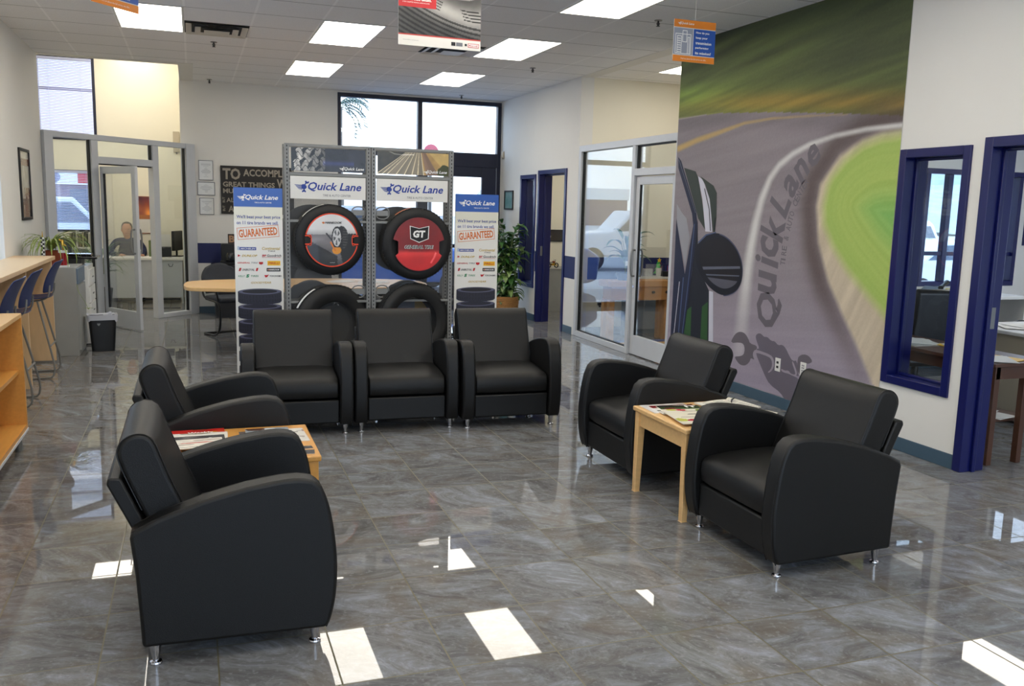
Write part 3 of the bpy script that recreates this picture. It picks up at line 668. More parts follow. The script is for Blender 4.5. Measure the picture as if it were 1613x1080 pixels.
magazine(2.635, 4.395, T_+.0045, .28, .20, -.06, 'magazine with dark red band and green photo on right side table', cover((236,232,226), 5, 2, band=(.3,(120,24,24)), pal=[(70,100,50),(40,60,34)]), group=gR, words=[('FIT', .15, .15, .09, .035, Wt, .03)])
magazine(2.65, 4.36, T_+.009, .26, .20, -.14, 'magazine with black, green and red cover on right side table', cover((60,84,40), 8, 5, band=(.2,(24,24,24)), pal=[(90,120,50),(130,30,30),(40,50,30)]), group=gR, words=[('IT', .17, .145, .07, .045, Wt, .03)])
magazine(2.605, 4.185, T_+.0135, .25, .34, -.14, 'cream magazine page with yellow-green picture at the front of right table', cover((232,226,208), 12, 5, pal=[(196,196,90),(190,40,60),(120,140,60)]), group=gR)
def newsp(seed):
    def fn(U_, V_):
        img = fillc(U_, V_, (226,222,210)); H_ = V_.max(); W_ = U_.max(); ln = (np.sin(V_*900) > .1) & (((U_/W_*3) % 1) > .08) & (((U_/W_*3) % 1) < .93) & (V_ < H_*.8)
        img[ln] = col((176,172,164)); n = vnoise(U_, V_, 9, 9, seed, 1) > .62; img[n & ln] = col((120,118,112)); return img
    return fn
def newspaper(x, y, z, w_, h_, rz, label, seed):
    r = root('newspaper', label, 'newspaper', (x, y, z), rz, 'newspapers on the right side table')
    wp = lambda U_, V_: (U_, V_)
    for k in range(2):
        b = MB(); n = 16; vs = []; fs = []
        for i in range(n+1):
            for j in range(n+1):
                u, v = -w_/2+w_*i/n, -h_/2+h_*j/n; vs.append((u+.006*k, v+.008*k, .002+.005*k+.006*abs(math.sin(u*13+k))*(.4+.6*abs(math.sin(v*9+seed)))+(.012 if (i > n-2) else 0)))
        for i in range(n):
            for j in range(n): a = i*(n+1)+j; fs.append((a, a+n+1, a+n+2, a+1))
        b.add(vs, fs, mat('newsprint', (222,218,206), .8, var=.05, vscale=60)); o = b.build('sheet', r)
        s_ = o.modifiers.new('thick', 'SOLIDIFY'); s_.thickness = .0015
    b = MB()
    for c in range(3):
        for q in range(14):
            if (q*7+c*3) % 9 == 0: continue
            b.box(-w_/2+.015+c*w_/3, -w_/2+w_/3+c*w_/3-.005, h_/2-.05-q*.02, h_/2-.045-q*.02, .0195, .0198, Gy)
    b.build('print', r, smooth=False); return r
newspaper(2.94, 4.35, T_+.012, .28, .27, .12, 'open newspaper lying at the wall side of right side table', 1)
newspaper(3.05, 4.12, T_+.002, .10, .09, .25, 'crumpled newspaper sheet at the back edge of right side table', 2)
b = MB(); b.tube([(0,0,0),(.06,.03,0),(.12,.045,0)], .004, K_, n=8); tag(b.build('pen', loc=(2.99, 4.38, T_+.035), rz=.5), 'dark pen lying on the open newspaper', 'pen')
gL = 'magazines on the left side table'
T2 = T_
magazine(-.015, 4.505, T2, .275, .16, .03, 'top magazine with red and gold cover at the back of left side table', cover((196,40,32), 21, 5, pal=[(220,160,60),(120,60,30),(210,70,40)]), group=gL, words=[('Weekly', .10, .07, .12, .035, Wt, .03)])
magazine(-.005, 4.41, T2+.006, .275, .16, -.02, 'white magazine with small red print, second row on left side table', cover((226,222,214), 22, 4, pal=[(200,60,60),(150,140,120),(220,200,190)]), group=gL)
magazine(-.02, 4.34, T2+.012, .275, .14, .02, 'dark and grey magazine near the middle of left side table', cover((70,70,74), 23, 5, pal=[(200,200,196),(40,40,44),(140,140,140)]), group=gL)
magazine(-.03, 4.25, T2+.018, .275, .16, .06, 'pale magazine nearest the front armchair on left side table', cover((222,216,206), 24, 3, pal=[(190,180,170),(200,100,90)]), group=gL)
magazine(.30, 4.40, T2, .22, .18, .04, 'grey magazine under the car magazine on left side table', cover((112,102,98), 25, 2, pal=[(90,84,80),(130,120,116)]), group=gL)
magazine(.325, 4.43, T2+.005, .21, .17, .02, 'car magazine in grey and black at the right of left side table', cover((150,156,162), 26, 7, pal=[(50,52,56),(200,204,208),(90,60,50)]), group=gL)
magazine(.468, 4.37, T2, .07, .25, .04, 'pale leaflet at the right end of left side table', cover((214,210,202), 27, 2, pal=[(190,180,170),(160,140,130)]), group=gL, cat='leaflet', nm='leaflet')
magazine(.475, 4.13, T2, .06, .05, .1, 'small dark business card at the right edge of left table', cover((40,38,38), 28, 2, pal=[(220,220,216),(60,60,60)]), t=.001, cat='card', nm='business_card', group='cards on the left side table')
magazine(.475, 4.05, T2, .06, .07, -.1, 'white business card next to the dark card on left table', cover((60,58,58), 29, 3, pal=[(224,224,220),(224,224,220)]), t=.001, cat='card', nm='business_card', group='cards on the left side table')
MU = {
 'horizon': [(-0.023,2.615),(0.68,2.609),(1.571,2.539),(2.306,2.465),(3.108,2.378)],
 'yellow': [(0.009,2.313),(0.367,2.376),(0.701,2.417),(1.158,2.478),(1.577,2.485),(2.079,2.464),(2.524,2.437)],
 'white': [(1.315,0.4),(1.325,0.741),(1.348,1.076),(1.386,1.38),(1.435,1.6),(1.50,1.80),(1.60,1.975),(1.72,2.085),(1.89,2.17),(2.1,2.235),(2.4,2.285),(2.741,2.31),(3.098,2.312)],
 'grass': [(3.103,2.266),(2.903,2.254),(2.714,2.211),(2.521,2.108),(2.385,1.983),(2.338,1.908),(2.306,1.737),(2.332,1.585),(2.453,1.417),(2.64,1.24),(2.87,1.076),(3.14,0.891),(3.204,0.856)],
 'edge': [(3.102,2.28),(2.901,2.27),(2.712,2.232),(2.477,2.125),(2.341,1.984),(2.274,1.909),(2.247,1.737),(2.304,1.449),(2.456,1.149),(2.653,0.903),(2.84,0.684),(3.023,0.438)],
 'brown': [(2.221,1.91),(2.167,1.736),(2.245,1.446),(2.427,1.147),(2.598,0.896),(2.761,0.672),(2.949,0.424)],
 'tire': [(1.843,1.242),(1.855,1.428),(1.888,1.573),(1.934,1.735),(1.999,1.854),(2.076,1.942)],
 'polys': {
  'navy1': [(0.017,2.228),(0.08,2.184),(0.423,1.677),(0.465,1.534),(0.409,1.072),(0.314,0.403),(0.047,0.351),(0.052,0.943),(0.044,1.598),(0.271,1.037),(0.383,1.532),(0.347,1.652),(0.029,2.117)],
  'body_grey': [(0.038,1.747),(0.144,1.661),(0.245,1.602),(0.327,1.409),(0.268,1.111),(0.059,1.548)],
  'olive1': [(0.145,2.113),(0.372,2.07),(0.424,2.01),(0.543,1.725),(0.621,1.487),(0.466,1.606),(0.411,1.701)],
  'grey2': [(0.422,2.022),(0.515,1.984),(0.677,1.773),(0.734,1.481),(0.613,1.482),(0.526,1.796)],
  'olive2': [(0.467,2.02),(0.716,1.923),(0.778,1.853),(0.796,1.612),(0.785,1.483),(0.751,1.481),(0.657,1.796),(0.564,1.936)],
  'dark3': [(0.457,1.606),(0.517,1.128),(0.74,0.907),(0.771,0.816),(0.794,0.4),(0.29,0.4),(0.409,1.072)],
  'green1': [(0.343,0.67),(0.432,0.718),(0.446,0.41),(0.29,0.4)],
  'green2': [(0.63,0.74),(0.729,0.799),(0.76,0.395),(0.632,0.388)],
  'lav': [(0.74,0.907),(0.813,0.905),(0.868,0.395),(0.785,0.399)],
  'mirror': [(0.457,1.269),(0.492,1.367),(0.617,1.444),(0.806,1.479),(0.974,1.453),(1.121,1.384),(1.229,1.29),(1.287,1.182),(1.286,1.049),(1.216,0.953),(1.056,0.892),(0.912,0.889),(0.713,0.952),(0.546,1.07),(0.467,1.173)],
  'glass': [(0.537,1.274),(0.573,1.359),(0.686,1.411),(0.831,1.44),(0.979,1.412),(1.098,1.35),(1.193,1.265),(1.242,1.168),(1.234,1.067),(1.172,0.999),(1.049,0.955),(0.926,0.953),(0.751,1.003),(0.61,1.099),(0.546,1.19)],
  'glint': [(0.597,1.134),(1.237,1.183),(1.243,1.161),(0.618,1.107)],
  'glint2': [(0.666,1.067),(1.239,1.099),(1.232,1.087),(0.685,1.055)],
  'bluerim': [(0.491,1.372),(0.625,1.454),(0.806,1.483),(0.807,1.474),(0.639,1.442),(0.51,1.363)],
  'w_jaw': [(1.16,0.453),(1.197,0.519),(1.252,0.567),(1.318,0.585),(1.386,0.576),(1.44,0.535),(1.469,0.496),(1.575,0.492),(1.579,0.459),(1.525,0.431),(1.522,0.392),(1.555,0.358),(1.492,0.367),(1.487,0.337),(1.45,0.301),(1.402,0.278),(1.335,0.276),(1.281,0.301),(1.234,0.336),(1.326,0.354),(1.383,0.379),(1.394,0.43),(1.372,0.476),(1.312,0.482)],
  'fist': [(1.552,0.552),(1.548,0.585),(1.593,0.611),(1.642,0.603),(1.667,0.586),(1.72,0.594),(1.777,0.566),(1.829,0.572),(1.877,0.542),(1.935,0.558),(1.988,0.534),(2.046,0.47),(2.092,0.441),(2.146,0.455),(2.164,0.363),(2.189,0.323),(2.133,0.33),(2.106,0.321),(2.048,0.324),(2.198,0.306),(2.218,0.256),(2.141,0.131),(2.09,0.083),(2.033,0.08),(1.96,0.139),(1.798,0.182),(1.73,0.236),(1.64,0.334),(1.567,0.419),(1.578,0.469),(1.617,0.47)],
  'f_line': [(1.532,0.442),(1.579,0.457),(1.783,0.445),(1.832,0.415),(1.846,0.361),(1.821,0.31),(1.771,0.277),(1.762,0.289),(1.798,0.315),(1.816,0.356),(1.803,0.401),(1.763,0.422),(1.582,0.431),(1.56,0.408),(1.591,0.345),(1.576,0.343),(1.533,0.403)],
  'f_line2': [(1.943,0.351),(1.989,0.34),(2.045,0.351),(2.076,0.329),(2.133,0.33),(2.137,0.349),(2.079,0.43),(2.094,0.442),(2.157,0.362),(2.158,0.33),(2.12,0.314),(2.048,0.324),(1.991,0.322),(1.946,0.328)],
  'w_jaw2': [(2.152,0.461),(2.163,0.494),(2.221,0.522),(2.289,0.52),(2.347,0.481),(2.297,0.452),(2.27,0.454),(2.277,0.393),(2.359,0.373),(2.44,0.41),(2.45,0.381),(2.322,0.348),(2.216,0.328),(2.156,0.371)],
 }}

# ------------------------------------------------------------------ logo drawing (in a sheet's own plane)
def ql_emblem(b, x, y, s, m, z):
    # wing, fist and wrench, s = width
    P = lambda pts: [(x+s*px*1.15, y+s*(.06+py*.82)) for px, py in pts]
    for k in range(5):
        yy = .62-.085*k; xo = .0+.055*k
        b.flat(P([(xo, yy+.055), (.50, yy+.035-.01*k), (.50, yy-.025-.01*k), (xo+.05, yy+.005)]), m, z)
    b.flat(P([(.46,.66),(.56,.72),(.66,.70),(.76,.60),(.80,.44),(.72,.30),(.60,.26),(.46,.34)]), m, z)
    b.flat(P([(.62,.68),(.70,.66),(.80,.80),(.74,.86)]), m, z)
    b.flat(P([(.70,.84),(.68,.98),(.76,1.06),(.79,.95),(.86,.93),(.92,1.0),(.96,.90),(.88,.78),(.78,.78)]), m, z)
    b.flat(P([(.58,.30),(.66,.30),(.66,.14),(.58,.14)]), m, z)
    b.flat(P([(.56,.18),(.48,.10),(.50,-.04),(.57,.04),(.65,.04),(.71,-.04),(.75,.08),(.68,.18)]), m, z)
def ql_logo(b, x, y, w_, m, z, sub=None, subm=None):
    # x, y = lower left of the word line; w_ = whole width
    e = w_*.20; ql_emblem(b, x, y-e*.28, e, m, z)
    b.text('Quick Lane', x+e*1.0, y-w_*.03, w_*.80, w_*.14, m, .022, .28, z)
    if sub: b.text('TIRE & AUTO CENTER', x+w_*.42, y-w_*.10, w_*.42, w_*.033, subm or m, .004, 0, z)

# ------------------------------------------------------------------ mural
def mural_fn(U_, V_):
    n1 = vnoise(U_ + V_*.25, V_ - U_*.12, .9, 14, 1, 4); n2 = vnoise(U_, V_-U_*.12, .5, 3.2, 5, 3); n3 = vnoise(U_, V_, 3, 3, 9, 2)
    hz = np.interp(U_, [p[0] for p in MU['horizon']], [p[1] for p in MU['horizon']])
    up = np.clip((V_-hz)/.8, 0, 1)
    forest = np.stack([72+46*n1-34*up, 80+52*n1-36*up, 44+22*n1-8*up], -1)
    g = np.exp(-((V_-2.83+.1*U_)/.14)**2)*np.exp(-(U_/1.1)**2)*(.3+.75*n1)
    forest += g[..., None]*col((36, 54, 6))
    br = np.exp(-((V_-hz-.09)/.09)**2)*(.4+n1)*(.35+.65*np.clip(U_/1.2, 0, 1)); forest += br[..., None]*col((44, 12, -2))
    lg = np.exp(-((V_-3.0)/.25)**2)*n2; forest += lg[..., None]*col((14, 16, 10))
    road = np.stack([131+14*n2, 123+13*n2, 129+14*n2], -1) + ((vnoise(U_, V_-U_*.12, .6, 22, 31, 3)-.5)*14)[..., None]
    road += (np.clip(1-V_/1.3, 0, 1)*22)[..., None]*col((1, .95, 1.5))
    road -= (np.exp(-((V_-hz+.06)/.09)**2)*14)[..., None]
    img = np.where((V_ > hz)[..., None], forest, road)
    a = np.clip(1-abs(V_-hz)/.012, 0, 1)*np.clip(1-U_/.9, 0, 1)*.8; img = img*(1-a[..., None])+a[..., None]*col((190,180,160))
    d = pdist(U_, V_, MU['yellow']); wd = np.interp(U_, [0, .6, 1.2, 2.5], [.030, .024, .012, .006]); a = np.clip(1.5-d/wd, 0, 1)*np.interp(U_, [0, 1, 2.5], [.85, .7, .3]); img = img*(1-a[..., None])+a[..., None]*col((196,162,96))
    # brown shoulder, pale verge, grass
    dgr = pdist(U_, V_, MU['edge']); poly = MU['edge'] + [(3.3, .2), (3.4, 2.3)]; ins = inside(U_, V_, poly)
    sd = np.where(ins, dgr, -dgr)
    a = np.exp(-((sd+.10)/.11)**2)*.62; a *= np.clip((V_-.2)/1.0, .25, 1); img = img*(1-a[..., None])+a[..., None]*col((72,58,54))
    low = np.clip((1.5-V_)/1.3, 0, 1)
    pale = fillc(U_, V_, (196,182,160)) + ((vnoise(U_-V_*.5, V_*.6, 16, 1.0, 12, 3)-.5)*40)[..., None]*col((1,1,.9)); pale -= (np.clip(sd-.15, 0, .6)*70*low)[..., None]
    a = np.clip((sd+.03)/.05, 0, 1); img = img*(1-a[..., None])+a[..., None]*pale
    gp = MU['grass'] + [(3.5, .8), (3.5, 2.3)]; gd = pdist(U_, V_, MU['grass']); gi = inside(U_, V_, gp); gs = np.where(gi, gd, -gd)
    str_ = vnoise(gd*1.0, U_*.5+V_*.5, 26, 1.2, 14, 3)
    gc = np.stack([150+34*str_-60*np.clip((gs-.35)/.4, 0, 1), 178+24*str_-14*np.clip((gs-.35)/.4, 0, 1), 88+24*str_-4*gs], -1)
    a = np.clip((gs+.03)/.10, 0, 1); img = img*(1-a[..., None])+a[..., None]*gc
    # white line
    d = pdist(U_, V_, MU['white'] + [(3.2, 2.30)]); wd = np.interp(V_, [.3, 1.2, 1.9, 2.3], [.125, .085, .05, .024])
    a = np.clip(1.25-d/wd, 0, 1)*np.interp(V_, [.05, .7, 1.3, 2.3], [.2, .6, .95, .85])*(.8+.3*n3); a = a*(V_ < hz); img = img*(1-a[..., None])+a[..., None]*col((216,216,214))
    return img + ((rng.random(U_.shape)-.5)*5)[..., None]
mural = root('road_mural', 'floor-to-ceiling wall mural of a blurred road bend with car mirror', 'wall mural', (XW, 8.2, 0))
MM = Matrix.Translation((-.006, 0, 0)) @ FW
b = MB(); b.box(-.005, -.0005, -3.10, .02, .105, H-.004, mat('mural_backing', (205, 203, 198), .7)); b.build('backing', mural)
def mural_v(U_, V_): return mural_fn(U_, V_+.105)
painted('picture', Matrix.Translation((0, 0, .105)) @ MM @ Matrix.Translation((-.02, 0, 0)), 3.12, H-.11, 280, 300, lambda u, v: mural_v(u-.02, v), mural, rough=.55, spec=.3)
cm = {k: mat('print_' + k, c, .5, var=.04, vscale=3, spec=.3) for k, c in dict(navy=(34,38,62), grey=(150,150,158), olive=(52,60,54), dark=(28,30,40), green=(46,82,44), lav=(198,198,212), mirror=(20,21,32), glass=(25,22,28), glint=(92,96,112), blue=(70,84,120), ink=(102,96,104), ink2=(104,98,110), line=(154,146,158), gl_low=(84,84,96), rimhi=(70,74,100)).items()}
cmap = dict(navy1='navy', body_grey='grey', olive1='olive', grey2='lav', olive2='olive', dark3='dark', green1='green', green2='green', lav='lav', mirror='mirror', glass='glass', glint='glint', glint2='glint', bluerim='blue', w_jaw='ink', fist='ink2', f_line='line', f_line2='line', w_jaw2='ink')
order = ['dark3','green1','green2','lav','olive1','grey2','olive2','body_grey','navy1','mirror','bluerim','glass','glint','glint2']
b = MB(); b.M = MM
for i, k in enumerate(order):
    P = MU['polys'][k]
    if k in ('mirror','glass'): P = chaikin(P, 2)
    b.flat([(max(p[0], -.018), p[1]) for p in P], cm[cmap[k]], .0008+.0002*i)
# chrome and door-edge highlights along the car body
hl = lambda pts, r_, m, z: [b.flat([(x0, y0), (x1, y1), (x1+r_, y1), (x0+r_, y0)], m, z) for (x0, y0), (x1, y1) in zip(pts[:-1], pts[1:])]
hl([(.03,2.20),(.22,1.93),(.41,1.66)], .012, cm['glint'], .004); hl([(.40,1.55),(.36,1.1),(.28,.42)], .016, cm['blue'], .004); hl([(.17,.95),(.11,.36)], .012, cm['lav'], .004); hl([(.24,1.0),(.20,.38)], .02, cm['blue'], .004)
hl([(.55,1.90),(.655,1.70),(.70,1.49)], .014, cm['dark'], .004); hl([(.77,1.62),(.765,1.50)], .015, cm['dark'], .004)
gl = chaikin(MU['polys']['glass'], 2); b.flat([(x, y) for x, y in gl if y < 1.05], cm['gl_low'], .0032)
for (x0, y0), (x1, y1) in list(zip(chaikin(MU['polys']['mirror'], 2), chaikin(MU['polys']['mirror'], 2)[1:]))[12:40]: b.flat([(x0, y0), (x1, y1), (x1-.006, y1-.010), (x0-.006, y0-.010)], cm['rimhi'], .0042)
b.build('car_graphic', mural, smooth=False)
b = MB(); b.M = MM
b.flat(chaikin(MU['polys']['w_jaw'], 1), cm['ink'], .0008); b.flat(chaikin(MU['polys']['w_jaw2'], 1), cm['ink'], .0008); b.flat(chaikin(MU['polys']['fist'], 1), cm['ink2'], .0011); b.flat(chaikin(MU['polys']['f_line'], 1), cm['line'], .0014); b.flat(chaikin(MU['polys']['f_line2'], 1), cm['line'], .0014)
b.build('fist_and_wrench_emblem', mural, smooth=False)
b = MB(); b.M = MM
# (letter, centre u, centre v, reading angle in degrees, cap size, advance size)
for ch, u, v, a, h_, w_ in [('Q',1.71,.83,88,.36,.31),('u',1.665,1.075,92,.27,.21),('i',1.632,1.255,88,.34,.10),('c',1.655,1.385,85,.27,.18),('k',1.685,1.545,80,.34,.20),
                            ('L',1.765,1.755,66,.28,.17),('a',1.895,1.91,58,.20,.16),('n',2.02,2.03,50,.19,.16),('e',2.16,2.145,42,.18,.15)]:
    r_ = math.radians(a); tx, ty = math.cos(r_), math.sin(r_); nx_, ny_ = -ty, tx
    b.text(ch, u-tx*w_/2-nx_*h_/2, v-ty*w_/2-ny_*h_/2, w_, h_, cm['ink'], .030, .18, .0012, rot=r_)
tl = MU['tire']; s_ = 'TIRE & AUTO CENTER'; seg = np.array(tl); dl = np.r_[0, np.cumsum(np.hypot(*np.diff(seg, axis=0).T))]
for i, ch in enumerate(s_):
    if ch == ' ': continue
    t = dl[-1]*(i+.3)/len(s_); u, v = np.interp(t, dl, seg[:, 0]), np.interp(t, dl, seg[:, 1]); u2, v2 = np.interp(min(t+.05, dl[-1]), dl, seg[:, 0]), np.interp(min(t+.05, dl[-1]), dl, seg[:, 1]); r_ = math.atan2(v2-v, u2-u)
    b.text(ch, u+.05, v-.02, .014 if ch == 'I' else .038, .066, cm['ink'], .01, 0, .0012, rot=r_)
b.build('lettering', mural, smooth=False)
# outlets on the mural wall
def outlet(par_loc, M, label, kind_='socket'):
    r = root('wall_outlet', label, 'outlet', par_loc); b = MB(); b.M = M; b.box(-.036, .036, -.058, .058, 0, .006, M_white); b.build('cover_plate', r, bevel=.002)
    b = MB(); b.M = M; mh = K_ if kind_ == 'socket' else Gy
    if kind_ == 'socket':
        for yy in (-.02, .02): b.box(-.014, .014, yy-.010, yy+.010, .006, .0075, mh)
    else:
        for yy in (-.032, -.012, .012, .032): b.box(-.014, -.004, yy-.006, yy+.006, .006, .0075, mh); b.box(.004, .014, yy-.006, yy+.006, .006, .0075, mh)
    b.build('jacks', r); return r
outlet((XW-.006, 8.2-1.895, .375), FW, 'white outlet with two dark sockets on the mural fist'); outlet((XW-.006, 8.2-2.234, .395), FW, 'white data outlet on the mural wrench, right of the other', 'data')

# ------------------------------------------------------------------ tyre racks
YR = 8.20
M_post = mat('galvanised_post', (134, 134, 132), .45, metal=.3, bump=.03)
def slotted_post(x, y, z1, par):
    b = MB(); b.box(x-.0195, x+.0195, y, y+.003, .0, z1, M_post); b.box(x-.0195, x-.0165, y+.003, y+.05, 0, z1, M_post); p = b.build('post', par)
    b = MB(); z = .08
    while z < z1-.03: b.box(x-.0045, x+.0045, y-.0012, y, z, z+.016, M_alud); z += .034
    b.build('slots', p, smooth=False); p2 = p
def mesh_mat():
    m = bpy.data.materials.new('perforated_panel'); m.use_nodes = True; t = m.node_tree; bs = t.nodes['Principled BSDF']; N = t.nodes.new; L = t.links.new
    bs.inputs['Base Color'].default_value = (.16, .16, .16, 1); bs.inputs['Roughness'].default_value = .5; bs.inputs['Metallic'].default_value = .3
    co = N('ShaderNodeTexCoord'); mp = N('ShaderNodeMapping'); mp.inputs['Scale'].default_value = (170, 170, 170); L(co.outputs['Object'], mp.inputs[0]); fr = N('ShaderNodeVectorMath'); fr.operation = 'FRACTION'; L(mp.outputs[0], fr.inputs[0])
    sp = N('ShaderNodeSeparateXYZ'); L(fr.outputs[0], sp.inputs[0]); o = []
    for i in (0, 2): g = N('ShaderNodeMath'); g.operation = 'GREATER_THAN'; g.inputs[1].default_value = .28; L(sp.outputs[i], g.inputs[0]); o.append(g.outputs[0])
    mu = N('ShaderNodeMath'); mu.operation = 'MULTIPLY'; L(o[0], mu.inputs[0]); L(o[1], mu.inputs[1]); tr = N('ShaderNodeBsdfTransparent'); mx = N('ShaderNodeMixShader'); L(mu.outputs[0], mx.inputs[0]); L(bs.outputs[0], mx.inputs[1]); L(tr.outputs[0], mx.inputs[2]); L(mx.outputs[0], t.nodes['Material Output'].inputs[0]); return m
M_mesh = mesh_mat()
def rack(x0, x1, label):
    r = root('tire_display_rack', label, 'display rack'); zt = 2.185
    for y in (YR, YR+.17):
        for x in (x0+.02, x1-.02): slotted_post(x, y, zt, r)
    for z, h in ((2.16, .025), (1.905, .03), (1.49, .022), (.755, .022), (.10, .04)):
        b = MB(); b.box(x0+.04, x1-.04, YR+.004, YR+.02, z, z+h, M_post); b.build('front_beam', r, bevel=.002)
        b = MB(); b.box(x0+.04, x1-.04, YR+.15, YR+.166, z, z+h, M_post); b.build('rear_beam', r, bevel=.002)
    b = MB()
    for z in (2.16, 1.49, .755, .10):
        for xa in (x0+.005, x1-.02): b = MB(); b.box(xa, xa+.015, YR+.05, YR+.17, z, z+.02, M_post); b.build('side_rail', r)
    b = MB(); b.box(x0+.04, x1-.04, YR+.135, YR+.137, .13, 1.88, M_mesh); b.build('perforated_panel', r)
    xh = x1-.17 if x0 < 1 else x0+.045
    for z in (1.53, .80):
        b = MB(); c = chaikin([(xh,0,z),(xh+.125,0,z),(xh+.125,0,z+.11),(xh,0,z+.11)], 2)
        b.tube([(p[0], YR+.03, p[2]) for p in c], .006, M_post, n=6, closed=True); b.box(xh+.008, xh+.117, YR+.028, YR+.031, z+.03, z+.08, M_post); b.build('tire_hook', r)
    b = MB()
    b.box(x0+.04, x1-.04, YR+.03, YR+.15, .12, .135, M_post); b.build('bottom_tray', r)
    return r
rack(.785, 1.555, 'left bay of the grey slotted tyre rack, holding the orange-ringed tyre'); rack(1.562, 2.345, 'right bay of the grey slotted tyre rack, holding the red-disc tyre')

def tread_fn(U_, V_):
    img = fillc(U_, V_, (14, 14, 18)); W_ = U_.max(); H_ = V_.max(); x = U_ - V_*.22
    for k in range(4):
        x0 = .015+.075*k; w_ = .052; wav = .012*np.sin(V_*62+k*1.7)+.004*np.sign(np.sin(V_*124+k)); m = (x > x0+wav) & (x < x0+w_+wav) & (V_ > .004); br = 220-34*k
        c = br*(.55+.6*vnoise(U_, V_, 40, 40, 50+k)); img[m] = np.stack([c, c*.98, c*.95], -1)[m]
        cut = m & (np.abs(((V_*17 + .35*np.sin(U_*80+k)) % 1)-.5) < .07); img[cut] = col((24,22,24))
    n = vnoise(U_+V_*.3, V_, 12, 8, 77); m = U_ > .30; img[m] = (np.stack([20+22*n, 20+22*n, 28+26*n], -1))[m]
    a = np.exp(-((V_-.075)/.022)**2)*(U_ > .28)*(U_ < .56); img += a[..., None]*col((14,20,60))
    return img
def highway_fn(U_, V_):
    n = vnoise(U_, V_, 14, 14, 60, 4); img = np.stack([42+26*n, 40+24*n, 34+16*n], -1)
    m = U_ > .40; img[m] = (np.stack([150+50*n, 122+40*n, 74+30*n], -1))[m]
    vx, vy = .395, .30; ang_ = (U_-vx)/np.maximum(vy-V_, .01)
    road = (ang_ > -1.35) & (ang_ < .16); c = 118+30*vnoise(ang_, V_, 9, 1, 61); img[road] = np.stack([c, c*.93, c*.80], -1)[road]
    for a_ in (-1.35, -1.18, -1.02, -.74, -.48, -.24, -.05, .14): mk = np.abs(ang_-a_) < .018; img[mk] = col((226,212,176))
    r2 = (ang_ > .22) & (ang_ < .62); c = 120+40*vnoise(ang_, V_, 9, 1, 62); img[r2] = np.stack([c, c*.80, c*.66], -1)[r2]
    a = ang_ > .95; img[a] = (np.stack([176+40*n, 150+34*n, 96+20*n], -1))[a]
    tr_ = ((U_-.64)/.07)**2+((V_-.04)/.06)**2+(n-.5)*1.5 < 1; img[tr_] = col((62,66,30))
    d = pdist(U_, V_, [(.10,.21),(.16,.185),(.22,.18),(.34,.185)]); img += (np.clip(1-d/.006, 0, 1)*110)[..., None]
    return img
def sign_panel(name, x0, x1, z0, z1, label, fn=None, y=None, group=None, th=.006):
    y = YR-.006 if y is None else y; r = root(name, label, 'sign', (x0, y, z0), group=group)
    b = MB(); b.box(0, x1-x0, -th, 0, 0, z1-z0, M_white); b.build('board', r, bevel=.001)
    if fn: painted('picture', Matrix.Translation((0, -th-.0008, 0)) @ FX, x1-x0, z1-z0, 300, 100, fn, r, rough=.22, coat=.1)
    return r
p = sign_panel('poster_panel', .84, 1.505, 1.945, 2.15, 'glossy poster of tyre tread at the top of left rack bay', tread_fn, group='photo posters on the tyre racks')
b = MB(); b.M = Matrix.Translation((0, -.009, 0)) @ FX; ql_logo(b, .425, .022, .225, Wt, 0); b.build('logo', p, smooth=False)
p = sign_panel('poster_panel', 1.615, 2.29, 1.945, 2.15, 'glossy poster of a highway at the top of right rack bay', highway_fn, group='photo posters on the tyre racks')
b = MB(); b.M = Matrix.Translation((0, -.009, 0)) @ FX; ql_logo(b, .435, .022, .225, Wt, 0); b.build('logo', p, smooth=False)
for x0, x1, l in ((.83, 1.505, 'white sign with blue fist logo on the left rack bay'), (1.605, 2.285, 'white sign with blue fist logo on the right rack bay')):
    p = sign_panel('brand_sign', x0, x1, 1.70, 1.90, l, group='white logo signs on the tyre racks')
    b = MB(); b.M = Matrix.Translation((0, -.0075, 0)) @ FX; ql_logo(b, .035, .085, .60, BlI, 0, True, Gy); b.build('logo', p, smooth=False)

